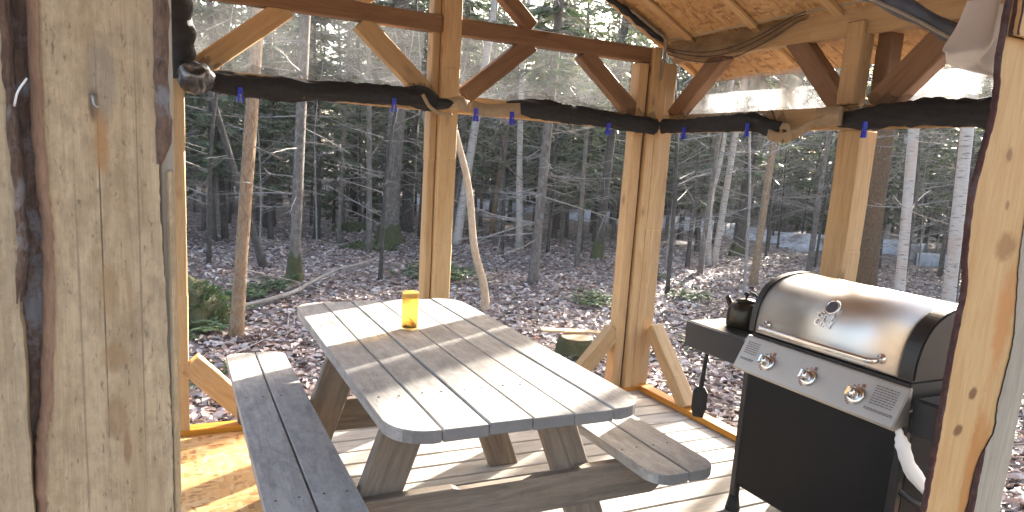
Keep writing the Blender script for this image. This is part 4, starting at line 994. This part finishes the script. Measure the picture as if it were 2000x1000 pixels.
# ------------------------------------------------------------------ trees
def trunk_mesh(path, r0, r1, n=10, flare=1.5, seg=5, rough=0.05, seed=0):
    r = random.Random(seed); P = smooth_pts(path, seg); k = len(P); rad = []
    for i in range(k):
        t = i / (k - 1); q = r0 + (r1 - r0) * t
        q *= 1 + (flare - 1) * math.exp(-t * 22)
        rad.append(q * (1 + r.uniform(-rough, rough)))
    return MB().tube(P, rad, n).me(True), P, rad
def quads(cen, d, u, L, Wd):
    """diamond-shaped leaves: centre, direction, side vector"""
    n = len(cen); a = cen - d * L[:, None] * 0.5; c = cen + d * L[:, None] * 0.5
    m = cen + d * (L * 0.08)[:, None]
    b_ = m + u * Wd[:, None] * 0.5; e = m - u * Wd[:, None] * 0.5
    return np.stack([a, b_, c, e], 1).reshape(-1, 3)
def np_quads_mesh(v, name='leaves', k=4):
    me = bpy.data.meshes.new(name); n = len(v) // k
    me.vertices.add(len(v)); me.vertices.foreach_set('co', v.astype(np.float32).ravel())
    me.loops.add(len(v)); me.loops.foreach_set('vertex_index', np.arange(len(v), dtype=np.int32))
    me.polygons.add(n); me.polygons.foreach_set('loop_start', np.arange(0, n * k, k, dtype=np.int32)); me.polygons.foreach_set('loop_total', np.full(n, k, np.int32))
    me.update(calc_edges=True); return me
def unit(a): return a / (np.linalg.norm(a, axis=-1, keepdims=True) + 1e-9)
def spruce_meshes(H, base, Rm, g, dens=1.0, droop=0.35, leafL=0.17):
    """needle sprays (numpy) and a mesh of live and dead branches"""
    cen = []; dr = []; br_ = MB(); z = base
    while z < H - 0.15:
        t = (z - base) / (H - base); rad = Rm * (1 - t) ** 0.75 * (0.55 + 0.45 * min(1, t * 5))
        nb = int(g.integers(4, 7))
        a0 = g.uniform(0, 6.28)
        for b_ in range(nb):
            if g.random() < 0.20: continue
            a = a0 + b_ * 6.28 / nb + g.uniform(-0.4, 0.4); L = rad * g.uniform(0.55, 1.25) + 0.08
            d0 = np.array([math.cos(a), math.sin(a), 0.0])
            m = max(4, int(L / 0.055 * dens)); s = (np.arange(m) + 0.6) / m
            zz = -droop * L * s ** 1.5 + 0.12 * L * s + 0.06 * L * np.maximum(0, s - 0.75) * 4
            pts = np.array([0, 0, z]) + d0 * (s * L)[:, None]; pts[:, 2] += zz
            if L > 0.35: br_.tube([(0, 0, z)] + [tuple(pts[i]) for i in (m // 2, m - 1)], [0.012 + 0.006 * L, 0.008, 0.003], 3, cap=False)
            for sd2 in (-1, 1):
                keep = g.random(m) < 0.9; k = keep.sum()
                side = np.array([-d0[1], d0[0], 0]) * sd2
                dd = unit(d0 * g.uniform(0.3, 1.0, (k, 1)) + side * g.uniform(0.35, 1.1, (k, 1)) + np.array([0, 0, 1]) * g.uniform(-0.75, 0.15, (k, 1)))
                tl = leafL * (0.6 + 0.9 * (1 - s[keep])) * g.uniform(0.6, 1.3, k)
                cen.append(pts[keep] + dd * (tl * 0.5)[:, None] + g.normal(0, 0.02, (k, 3))); dr.append(np.concatenate([dd, tl[:, None]], 1))
        z += g.uniform(0.16, 0.30) * (0.8 + 0.05 * H)
    cen = np.concatenate(cen); dr = np.concatenate(dr); d = dr[:, :3]; L = dr[:, 3] * 1.35
    rnd = unit(g.normal(0, 1, d.shape)); u = unit(np.cross(d, rnd))
    return quads(cen, d, u, L, L * g.uniform(0.16, 0.30, len(L))), br_
def dead_branches(mb, z0, z1, n, lmin, lmax, g, r0=0.09, twigs=4, up=0.0):
    for _ in range(n):
        z = g.uniform(z0, z1); a = g.uniform(0, 6.28); L = g.uniform(lmin, lmax)
        d = Vector((math.cos(a), math.sin(a), g.uniform(-0.35, 0.15) + up)).normalized()
        p0 = Vector((0, 0, z)) + Vector((d.x, d.y, 0)) * r0 * 0.6
        bend = Vector((g.uniform(-0.15, 0.15), g.uniform(-0.15, 0.15), g.uniform(-0.15, 0.18)))
        p1 = p0 + d * L * 0.5 + bend * L * 0.3; p2 = p0 + d * L + bend * L
        r = 0.004 + 0.006 * L; mb.tube([p0, p1, p2], [r, r * 0.7, r * 0.25], 3, cap=False)
        for _t in range(twigs):
            s = g.uniform(0.3, 0.95); q = p0.lerp(p2, s); tl = L * g.uniform(0.15, 0.4)
            td = (d + Vector((g.uniform(-1, 1), g.uniform(-1, 1), g.uniform(-0.7, 0.5)))).normalized()
            mb.tube([q, q + td * tl], [r * 0.45, r * 0.15], 3, cap=False)
g = np.random.default_rng(5)
PROTO = []
def spruce_proto(i, H, base, Rm, r0, bark, leaf='needles', dens=1.0, dead=24, droop=0.35):
    t = thing('fir_tree' if leaf == 'needles_pale' else 'spruce_tree', 'x', 'tree', (0, 0, -60 - i))
    me, P, rad = trunk_mesh([(0, 0, -0.15), (g.uniform(-.05, .05), g.uniform(-.05, .05), H * 0.3), (g.uniform(-.1, .1), g.uniform(-.1, .1), H * 0.65), (0, 0, H)], r0, 0.012, 8, 1.35, 5, seed=i)
    local('trunk', me, bark, t)
    q, bm_ = spruce_meshes(H, base, Rm, g, dens, droop)
    local('crown', np_quads_mesh(q), leaf, t)
    dead_branches(bm_, 0.5, base + (H - base) * 0.35, dead, 0.4, 1.3, g, r0, 4)
    local('branches', bm_.me(), 'twig', t)['kind'] = 'stuff'
    kids_of(t); return t
P_SP = [spruce_proto(0, 9.5, 1.6, 1.35, 0.11, 'bark_spruce', dens=0.9),
        spruce_proto(1, 11.5, 2.6, 1.5, 0.14, 'bark_dark', dens=0.85, dead=34),
        spruce_proto(2, 7.0, 0.7, 1.15, 0.08, 'bark_spruce', dens=0.95, dead=14),
        spruce_proto(3, 13.0, 3.6, 1.6, 0.16, 'bark_spruce', dens=0.8, dead=44),
        spruce_proto(4, 4.2, 0.35, 0.95, 0.05, 'bark_dark', 'needles_pale', dens=1.0, dead=8),
        spruce_proto(5, 2.4, 0.15, 0.75, 0.03, 'bark_dark', 'needles_pale', dens=1.1, dead=4, droop=0.2)]
P_SP.append(spruce_proto(6, 5.2, 1.25, 1.25, 0.065, 'bark_dark', dens=1.05, dead=26, droop=0.25))
P_H = [9.5, 11.5, 7.0, 13.0, 4.2, 2.4, 5.2]
def bare_proto(i, H, r0, bark, nb=14, lean=0.0):
    t = thing('bare_tree', 'x', 'tree', (0, 0, -80 - i))
    me, P, rad = trunk_mesh([(0, 0, -0.15), (lean * .3 + g.uniform(-.1, .1), g.uniform(-.1, .1), H * 0.33), (lean * .7 + g.uniform(-.15, .15), g.uniform(-.15, .15), H * 0.66), (lean, 0, H)], r0, 0.008, 7, 1.25, 5, seed=20 + i)
    local('trunk', me, bark, t)
    b_ = MB(); dead_branches(b_, H * 0.12, H * 0.9, nb, 0.3, 1.3, g, r0 * 0.3, 5, up=0.35); local('branches', b_.me(), 'twig', t)['kind'] = 'stuff'
    kids_of(t); return t
P_BARE = [bare_proto(0, 6.5, 0.035, 'bark_dark', 26, 0.5), bare_proto(1, 8.0, 0.05, 'bark_spruce', 30, -0.3), bare_proto(2, 4.0, 0.02, 'twig', 18, 0.3), bare_proto(3, 9.0, 0.07, 'birch', 20, 0.2)]
P_BH = [6.5, 8.0, 4.0, 9.0]
placed = []
USED = set()
def put(proto, x, y, rot, sc, label, group):
    if proto.name not in USED:
        USED.add(proto.name)
        m = Matrix.Translation((x, y, gz(x, y))) @ Matrix.Rotation(rot, 4, 'Z') @ Matrix.Scale(sc, 4)
        proto.matrix_basis = m; BASIS[proto.name] = m; proto['label'] = label; proto['group'] = group; return proto
    return copy_tree(proto, (x, y, gz(x, y)), rot, sc, label, group)

# the single trees that stand out, each with its own trunk
def lone_tree(name, label, base, top, r0, r1, bark, H=None, dead=0, lmin=0.3, lmax=1.0, moss=False, crown=None, mids=(), seed=0, flare=1.3, group=None):
    bx_, by = base; z0 = gz(bx_, by); t = thing(name, label, 'tree', (bx_, by, z0), group=group)
    d = Vector(top) - Vector((bx_, by, z0)); Hh = H or d.z
    path = [(0, 0, -0.1)] + [tuple(Vector(m) - Vector((bx_, by, z0))) for m in mids] + [tuple(d)]
    if H and H > d.z: path.append(tuple(d * (H / d.z)))
    if len(path) < 3: path.insert(1, tuple(Vector(path[0]).lerp(Vector(path[-1]), 0.5) + Vector((0.02, 0.01, 0))))
    me, P, rad = trunk_mesh(path, r0, r1, 12, flare, 8, 0.04, seed)
    local('trunk', me, bark, t)
    gg = np.random.default_rng(100 + seed)
    if crown:
        q, bm_ = spruce_meshes(Hh, crown[0], crown[1], gg, 0.9); shx, shy = d.x / d.z, d.y / d.z
        q[:, 0] += q[:, 2] * shx; q[:, 1] += q[:, 2] * shy
        local('crown', np_quads_mesh(q), 'needles', t); local('branches', bm_.me(), 'twig', t)['kind'] = 'stuff'
    if dead:
        b_ = MB(); dead_branches(b_, 0.6, min(Hh, 5.0), dead, lmin, lmax, gg, r0 * 0.5, 6)
        for q in b_.v: q.x += q.z * d.x / d.z; q.y += q.z * d.y / d.z
        local('dead_branches', b_.me(), 'twig', t)['kind'] = 'stuff'
    if moss:
        b_ = MB().lathe([(r0 * 1.75, -0.08), (r0 * 1.62, 0.05), (r0 * 1.4, 0.16), (r0 * 1.22, 0.30), (r0 * 1.1, 0.38)], 14)
        for q in b_.v: q.x *= random.uniform(0.95, 1.2); q.y *= random.uniform(0.95, 1.2); q.x += q.z * d.x / d.z; q.y += q.z * d.y / d.z; q.z *= random.uniform(0.75, 1.15)
        local('moss', b_.me(True), 'moss', t)
    return t
lone_tree('spruce_tree', 'slim brown trunk close behind the left end of the bench', (0.51, 6.94), (0.68, 6.94, 2.05), 0.062, 0.05, 'bark_warm', 6.0, 12, 0.2, 0.6, crown=(3.6, 0.9), seed=1)
lone_tree('spruce_tree', 'grey straight trunk with mossy foot left of the jar', (1.46, 9.70), (1.545, 9.70, 2.13), 0.075, 0.06, 'bark_spruce', 8.0, 34, 0.3, 1.0, True, (4.2, 1.1), seed=2)
lone_tree('spruce_tree', 'thick dark trunk with mossy roots left of the king post', (4.07, 14.2), (4.15, 14.2, 2.5), 0.18, 0.15, 'bark_spruce', 11.0, 30, 0.5, 1.6, True, (4.0, 1.7), seed=3, flare=1.6)
lone_tree('spruce_tree', 'dark trunk just right of the thick mossy one', (5.05, 16.2), (5.15, 16.2, 2.6), 0.15, 0.12, 'bark_dark', 11.0, 30, 0.5, 1.6, False, (4.0, 1.6), seed=4)
lone_tree('birch_tree', 'pale trunk far back between the left trunks', (5.84, 25.1), (5.9, 25.1, 4.0), 0.17, 0.12, 'birch', 10.0, 10, 0.5, 1.4, seed=5)
lone_tree('spruce_tree', 'bare-limbed spruce with many dead branches right of the leaning pole', (4.95, 9.32), (5.03, 9.32, 2.06), 0.078, 0.06, 'bark_spruce', 7.5, 60, 0.5, 1.6, False, (3.0, 1.2), seed=6)
lone_tree('birch_tree', 'white birch stem leaning right behind the king post', (5.43, 13.84), (5.74, 13.8, 2.4), 0.10, 0.07, 'birch', 9.0, 8, 0.4, 1.0, seed=7)
lone_tree('birch_tree', 'thin pale stem leaning right of the birch behind the king post', (7.17, 15.9), (7.43, 15.9, 2.5), 0.07, 0.05, 'bark_warm', 8.0, 12, 0.4, 1.0, seed=8)
lone_tree('birch_tree', 'left stem of the pale twin birch right of the corner post', (9.70, 10.75), (9.78, 10.8, 2.3), 0.05, 0.035, 'birch', 7.0, 10, 0.3, 0.9, mids=((9.60, 10.78, 1.0),), seed=9)
lone_tree('birch_tree', 'right stem of the pale twin birch right of the corner post', (9.86, 10.80), (10.05, 10.8, 2.3), 0.065, 0.05, 'birch', 7.5, 10, 0.3, 0.9, seed=10)
lone_tree('young_tree', 'slender grey tree leaning right above the grill side shelf', (8.81, 8.65), (8.88, 8.65, 2.2), 0.062, 0.05, 'bark_warm', 6.5, 24, 0.4, 1.3, seed=11)
lone_tree('pine_tree', 'thick flaky orange-brown trunk behind the right post', (10.40, 7.75), (10.42, 7.85, 2.6), 0.17, 0.155, 'bark_orange', 8.0, 8, 0.3, 0.8, seed=12)
lone_tree('birch_tree', 'white birch above the middle of the grill hood', (8.30, 5.64), (8.10, 5.66, 1.85), 0.066, 0.056, 'birch', 8.5, 8, 0.4, 1.0, seed=13)
lone_tree('birch_tree', 'white birch beside the knotted slab', (8.60, 5.20), (8.42, 5.22, 1.85), 0.076, 0.064, 'birch', 9.0, 8, 0.4, 1.0, seed=14)
lone_tree('spruce_tree', 'mossy-footed dark trunk left of the corner post', (7.55, 11.58), (7.68, 11.6, 2.3), 0.085, 0.07, 'bark_dark', 7.5, 30, 0.4, 1.3, True, (2.6, 1.2), seed=15)
lone_tree('spruce_tree', 'short mossy trunk standing at the snow strip', (11.85, 12.23), (11.9, 12.2, 2.4), 0.13, 0.11, 'bark_dark', 7.0, 30, 0.5, 1.5, True, (2.0, 1.4), seed=16)
lone_tree('dead_tree', 'black leaning dead trunk at the left edge of the forest', (1.23, 10.79), (0.45, 11.3, 2.5), 0.05, 0.04, 'bark_dark', 4.5, 10, 0.3, 0.9, seed=17)
lone_tree('dead_tree', 'thin dark upright dead trunk behind the leaning one', (0.90, 14.45), (0.72, 14.45, 3.0), 0.06, 0.05, 'bark_dark', 6.0, 16, 0.3, 1.0, seed=18)
# crooked pale pole leaning behind the table
pl = lone_tree('leaning_pole', 'crooked pale pole leaning behind the far end of the table', (3.40, 7.58), (2.90, 7.58, 1.83), 0.055, 0.036, 'pole', None, 0, mids=((3.37, 7.58, 0.0), (3.21, 7.58, 0.50), (3.10, 7.58, 1.20)), seed=19, flare=1.0)
pl['category'] = 'pole'

# forest: rows of copies, thinned where the sun reaches the pavilion
rr = random.Random(21)
def sunlit_ok(x, y, H, crown):
    s = x * math.sin(SUN_H) + y * math.cos(SUN_H); off = -x * math.cos(SUN_H) + y * math.sin(SUN_H)
    if s < 3: return True
    if -0.9 - crown < off < 3.6 + crown and H > math.tan(SUN_E) * (s - 2.0) + 0.2: return False
    if 3.6 < off < 9.0 and s < 30 and H > math.tan(SUN_E) * (s - 3.0) + 1.0 and rr.random() < 0.72: return False
    return True
def clear_view(x, y, r):
    # keep the trunks that the photograph shows singly readable
    for (px_, py_) in ((0.51, 6.94), (1.46, 9.7), (4.95, 9.32), (4.07, 14.2), (9.8, 10.8), (8.81, 8.65), (12.2, 8.3)):
        if math.hypot(x - px_, y - py_) < r: return False
    return True
count = [0] * 10; pts = []
def far_enough(x, y, d):
    return all((x - a) ** 2 + (y - b_) ** 2 > d * d for a, b_ in pts)
LAB_S = 'evergreen spruce in the dense forest behind the pavilion'
LAB_B = 'thin bare tree in the forest undergrowth behind the pavilion'
LAB_Y = 'young bushy fir growing low in the forest understorey'
tries = 0
while sum(count[:1]) < 140 and tries < 9000:
    tries += 1
    hd_ = R(rr.uniform(-14, 78)); ds = 14.5 + 31 * rr.random() ** 0.8
    x, y = ds * math.sin(hd_), ds * math.cos(hd_)
    i = rr.choices([0, 1, 2, 3], [3, 3, 2.2, 2.2])[0]; sc = rr.uniform(0.82, 1.2)
    if not far_enough(x, y, 1.5) or not clear_view(x, y, 1.8): continue
    if not sunlit_ok(x, y, P_H[i] * sc, 1.2): continue
    # keep the leaf-covered clearing open
    hdeg = math.degrees(hd_)
    lim = 17 if hdeg < 8 else (20 if hdeg < 22 else (21 if hdeg < 33 else 23))
    if ds < lim and (rr.random() < 0.6 or i == 2): continue
    pts.append((x, y)); put(P_SP[i], x, y, rr.uniform(0, 6.28), sc, LAB_S, 'forest spruces'); count[0] += 1
tries = 0
while count[3] < 84 and tries < 6000:
    tries += 1
    hd_ = R(rr.uniform(-14, 82)); ds = 38 + 24 * rr.random(); x, y = ds * math.sin(hd_), ds * math.cos(hd_)
    i = rr.choices([0, 2], [3, 3])[0]; sc = rr.uniform(1.3, 1.75) * (0.9 if i == 0 else 1.05)
    if not far_enough(x, y, 1.7) or not sunlit_ok(x, y, P_H[i] * sc, 1.2): continue
    pts.append((x, y)); put(P_SP[i], x, y, rr.uniform(0, 6.28), sc, 'distant spruce closing off the back of the forest', 'distant forest spruces'); count[3] += 1
tries = 0
while count[1] < 46 and tries < 4000:
    tries += 1
    hd_ = R(rr.uniform(-12, 72)); ds = 12 + 22 * rr.random(); x, y = ds * math.sin(hd_), ds * math.cos(hd_)
    i = rr.choice([4, 4, 5]); sc = rr.uniform(0.8, 1.2)
    if not far_enough(x, y, 0.9) or not clear_view(x, y, 1.3) or not sunlit_ok(x, y, P_H[i] * sc, 0.8): continue
    if ds < 17 and rr.random() < 0.65: continue
    if ds < (29 if 17 < math.degrees(hd_) < 29 else 25) and math.degrees(hd_) > 17: continue
    pts.append((x, y)); put(P_SP[i], x, y, rr.uniform(0, 6.28), sc, LAB_Y, 'young understorey firs'); count[1] += 1
tries = 0
while count[4] < 60 and tries < 6000:
    tries += 1
    hd_ = R(rr.uniform(24, 74)); ds = 25 + 16 * rr.random(); x, y = ds * math.sin(hd_), ds * math.cos(hd_)
    sc = rr.uniform(1.0, 1.7)
    if not far_enough(x, y, 0.8) or not clear_view(x, y, 1.3) or not sunlit_ok(x, y, 4.2 * sc, 0.8): continue
    pts.append((x, y)); put(P_SP[4], x, y, rr.uniform(0, 6.28), sc, LAB_Y, 'young understorey firs'); count[4] += 1
tries = 0
while count[5] < 58 and tries < 6000:
    tries += 1
    hd_ = R(rr.uniform(-10, 72)); ds = 13.5 + 13 * rr.random(); x, y = ds * math.sin(hd_), ds * math.cos(hd_)
    sc = rr.uniform(0.85, 1.25)
    if not far_enough(x, y, 1.0) or not clear_view(x, y, 1.5) or not sunlit_ok(x, y, 5.2 * sc, 1.0): continue
    pts.append((x, y)); put(P_SP[6], x, y, rr.uniform(0, 6.28), sc, 'short spruce with bare foot between the forest trunks', 'short forest spruces'); count[5] += 1
tries = 0
while count[2] < 190 and tries < 9000:
    tries += 1
    hd_ = R(rr.uniform(-12, 70)); ds = 9.5 + 22 * rr.random() ** 0.8; x, y = ds * math.sin(hd_), ds * math.cos(hd_)
    i = rr.choices([0, 1, 2, 3], [3, 3, 3, 0.25])[0]; sc = rr.uniform(0.75, 1.2)
    if not far_enough(x, y, 0.6) or not clear_view(x, y, 0.9): continue
    if ds < 12.5 and (i in (1, 3) or rr.random() < 0.5): continue
    pts.append((x, y)); put(P_BARE[i], x, y, rr.uniform(0, 6.28), sc, LAB_B, 'bare forest undergrowth trees'); count[2] += 1

# ------------------------------------------------------------------ ground cover
def leaf_litter():
    n = 62000; X = []; 
    hd_ = np.radians(rng.uniform(-14, 80, n)); ds = 3.2 + 15 * rng.random(n) ** 1.25
    x = ds * np.sin(hd_); y = ds * np.cos(hd_)
    ok = ~((x < W + 0.12) & (y < D + 0.12) & (x > -1.5)); x, y, ds = x[ok], y[ok], ds[ok]
    ex = rng.uniform(-1.3, 3.2, 4000); ey = rng.uniform(D + 0.1, D + 3.5, 4000); x = np.concatenate([x, ex]); y = np.concatenate([y, ey])
    fx = rng.uniform(W + 0.12, W + 3.5, 5000); fy = rng.uniform(-0.5, D + 1, 5000); x = np.concatenate([x, fx]); y = np.concatenate([y, fy])
    n = len(x); z = np.array([gz(a, b_) for a, b_ in zip(x, y)]) + rng.uniform(0.004, 0.03, n)
    L = rng.uniform(0.045, 0.105, n); Wd = L * rng.uniform(0.5, 0.85, n); a = rng.uniform(0, 6.28, n)
    d = np.stack([np.cos(a), np.sin(a), rng.normal(0, 0.28, n)], 1); d = unit(d)
    s = unit(np.cross(np.stack([rng.normal(0, 0.3, n), rng.normal(0, 0.3, n), np.ones(n)], 1), d)); up = unit(np.cross(d, s))
    c = np.stack([x, y, z], 1); curl = rng.uniform(-0.1, 0.4, n) * Wd
    def P(u, w, h): return c + d * (L * u)[:, None] + s * (Wd * w)[:, None] + up * (curl * h)[:, None]
    base, tip = P(-0.5, 0, 0), P(0.5, 0, -0.3)
    l1, l2, r1, r2 = P(-0.22, 0.42, 1), P(0.2, 0.38, 1), P(-0.22, -0.42, 1), P(0.2, -0.38, 1)
    v = np.stack([base, r1, r2, tip, l2, l1], 1).reshape(-1, 3)
    me = bpy.data.meshes.new('litter'); me.vertices.add(len(v)); me.vertices.foreach_set('co', v.astype(np.float32).ravel())
    idx = (np.arange(n)[:, None] * 6 + np.array([0, 1, 2, 3, 0, 3, 4, 5])[None]).astype(np.int32).ravel()
    me.loops.add(len(idx)); me.loops.foreach_set('vertex_index', idx)
    me.polygons.add(2 * n); me.polygons.foreach_set('loop_start', np.arange(0, 8 * n, 4, dtype=np.int32)); me.polygons.foreach_set('loop_total', np.full(2 * n, 4, np.int32))
    me.update(calc_edges=True)
    o = link_mesh('leaf_litter', me, 'litter'); o['kind'] = 'stuff'; tag(o, 'brown and pale fallen leaves covering the forest floor', 'leaves')
leaf_litter()
def twigs():
    mb = MB()
    for _ in range(900):
        h = R(random.uniform(-12, 75)); ds = 4.5 + 14 * random.random(); x, y = ds * math.sin(h), ds * math.cos(h)
        if x < W + 0.3 and y < D + 0.3: continue
        a = random.uniform(0, 6.28); L = random.uniform(0.15, 0.9); z = gz(x, y) + 0.02
        mb.tube([(x, y, z), (x + math.cos(a) * L * .5, y + math.sin(a) * L * .5, z + random.uniform(0, 0.08)), (x + math.cos(a + .2) * L, y + math.sin(a + .2) * L, z + random.uniform(0, 0.05))], [0.007, 0.005, 0.002], 3, cap=False)
    o = link_mesh('fallen_twigs', mb.me(), 'twig'); o['kind'] = 'stuff'; tag(o, 'small dead twigs strewn over the forest floor', 'twigs')
twigs()
# fallen branch
z = GZ
fb = thing('fallen_branch', 'long pale fallen branch lying on the leaves behind the bench', 'branch', (0.65, 8.06, z))
pb = [(-0.35, -0.1, 0.02), (0.0, 0, 0.06), (0.6, 0.5, 0.10), (0.95, 1.0, 0.15), (1.4, 1.6, 0.20), (1.9, 2.1, 0.22), (2.25, 2.45, 0.27)]
P = smooth_pts(pb, 6); local('stem', MB().tube(P, [0.034 - 0.022 * i / len(P) for i in range(len(P))], 8).me(True), 'twig', fb)
local('side_branch', MB().tube([(1.4, 1.6, 0.20), (1.7, 1.6, 0.22), (2.0, 1.7, 0.19)], [0.012, 0.009, 0.004], 6).me(True), 'twig', fb)
# mossy stump by the corner
st = thing('mossy_stump', 'mossy cut stump lying behind the right side of the table', 'stump', (3.50, 5.60, GZ))
b_ = MB().lathe([(0.20, -0.05), (0.19, 0.05), (0.175, 0.13), (0.165, 0.18), (0.16, 0.19)], 18)
for q in b_.v: q.x *= 1 + 0.12 * math.sin(3 * math.atan2(q.y, q.x)); q.y *= 1 + 0.1 * math.cos(2 * math.atan2(q.y, q.x))
local('body', b_.me(True), 'moss', st); local('cut_face', MB().lathe([(0.158, 0.188), (0.15, 0.194), (0.0, 0.196)], 18).me(), 'cutwood', st)
bd = thing('split_plank', 'pale split plank lying across the mossy stump', 'plank', (3.5, 5.7, GZ + 0.2))
local('plank', box_mesh(0.62, 0.12, 0.022, 0.004, 3, 0.004), 'cutwood', bd, Matrix.Translation((0.02, 0.05, 0.010)) @ Matrix.Rotation(-0.25, 4, 'Z') @ Matrix.Rotation(0.04, 4, 'Y'))
# moss mounds, with small ferns
def mound(x, y, rx, ry, h, label, seed):
    from mathutils import noise as mn
    bm = bmesh.new(); bmesh.ops.create_icosphere(bm, subdivisions=4, radius=1)
    for v in bm.verts:
        k = 1 + 0.3 * mn.noise(v.co * 1.7 + Vector((seed, 0, 0))) + 0.12 * mn.noise(v.co * 5 + Vector((seed, 3, 0)))
        v.co = Vector((v.co.x * rx * k, v.co.y * ry * k, v.co.z * h * k))
    o = link_mesh('moss_mound', bm_mesh(bm, True), 'moss', None, Matrix.Translation((x, y, gz(x, y)))); tag(o, label, 'moss mound')
    gg = np.random.default_rng(500 + seed); nn = 900 if seed == 1 else 350; a = unit(gg.normal(0, 1, (nn, 3))); a[:, 2] = np.abs(a[:, 2]); k = gg.uniform(0.95, 1.12, (nn, 1))
    c_ = a * np.array([rx, ry, h]) * k; d_ = unit(a + gg.normal(0, 0.5, (nn, 3))); u_ = unit(np.cross(d_, gg.normal(0, 1, (nn, 3)))); l_ = gg.uniform(0.03, 0.10, nn)
    local('moss_tufts', np_quads_mesh(quads(c_, d_, u_, l_, l_ * 0.45)), 'fern', o)['kind'] = 'stuff'
mound(0.16, 7.6, 0.36, 0.34, 0.42, 'tall green moss-covered boulder behind the left post', 1)
mound(3.55, 13.7, 0.55, 0.35, 0.14, 'low mossy root mound beside the thick dark trunk', 2)
mound(3.70, 15.9, 0.45, 0.3, 0.16, 'small far moss mound in the middle of the clearing', 3)
def fern(x, y, s, label, seed, leaf='fern'):
    gg = np.random.default_rng(300 + seed); cen = []; d = []; L = []
    for k in range(int(16 * s + 9)):
        a = gg.uniform(0, 6.28); Lf = gg.uniform(0.22, 0.5) * s; lift = gg.uniform(0.3, 0.9); ox, oy = gg.normal(0, 0.14 * s, 2)
        for t in np.linspace(0.15, 1, 11):
            p = np.array([ox + math.cos(a) * Lf * t, oy + math.sin(a) * Lf * t, 0.03 + Lf * lift * t * (1 - 0.55 * t)])
            for sd2 in (-1, 1):
                dd = unit(np.array([math.cos(a) * 0.5 - sd2 * math.sin(a), math.sin(a) * 0.5 + sd2 * math.cos(a), -0.1 + gg.normal(0, 0.15)])); l = 0.09 * s * (1.15 - t)
                cen.append(p + dd * l * 0.5); d.append(dd); L.append(l + 0.02)
    cen = np.array(cen); d = np.array(d); L = np.array(L); u = unit(np.cross(d, unit(gg.normal(0, 0.35, d.shape) + np.array([0, 0, 1]))))
    t = thing('fern', label, 'fern', (x, y, gz(x, y)), group='green ferns on the forest floor')
    local('leaves', np_quads_mesh(quads(cen, d, u, L, L * 0.4)), leaf, t)
for (x, y, s, lab) in ((0.10, 7.25, 1.1, 'green fern at the foot of the moss-covered boulder'), (0.20, 7.75, 1.2, 'green fern growing on the moss-covered boulder'), (0.82, 8.75, 1.0, 'green fern behind the slim brown trunk'), (1.1, 9.2, 0.8, 'small fern left of the mossy-footed grey trunk'),
                      (3.8, 9.9, 1.1, 'green fern behind the foot of the leaning pole'), (3.42, 10.2, 1.0, 'green fern seen left of the king post'), (4.1, 10.4, 0.9, 'smaller fern right of the leaning pole'),
                      (4.95, 7.65, 0.9, 'green fern on the leaves left of the corner post'), (5.25, 7.9, 0.7, 'smaller fern close to the corner post'), (6.6, 7.7, 0.9, 'green fern on the leaves above the grill side shelf'),
                      (5.0, 5.35, 0.8, 'green fern under the grill side shelf'), (0.0, 5.6, 0.7, 'green fern just behind the left foot brace'), (7.4, 9.6, 0.8, 'fern right of the bare-limbed spruce')):
    fern(x, y, s, lab, int(x * 10 + y * 7))

# ------------------------------------------------------------------ thin haze, added to lift the forest blacks like glare
hzm = bpy.data.materials.new('veil_haze'); hzm.use_nodes = True
hn_ = hzm.node_tree; hn_.nodes.remove(hn_.nodes['Principled BSDF'])
pv = hn_.nodes.new('ShaderNodeVolumePrincipled'); pv.inputs['Color'].default_value = (0.93, 0.95, 1.0, 1)
pv.inputs['Density'].default_value = 0.0010; pv.inputs['Anisotropy'].default_value = 0.3
hn_.links.new(pv.outputs[0], hn_.nodes['Material Output'].inputs['Volume'])
MAT['air'] = hzm
hb = MB().box((-125, -65, -2.0), (145, 165, 19.0))
hzo = link_mesh('haze', hb.me(), 'air'); hzo['kind'] = 'stuff'; hzo['label'] = 'thin pale haze added as a glare veil over the forest'; hzo['category'] = 'haze'
scene.cycles.volume_bounces = 0
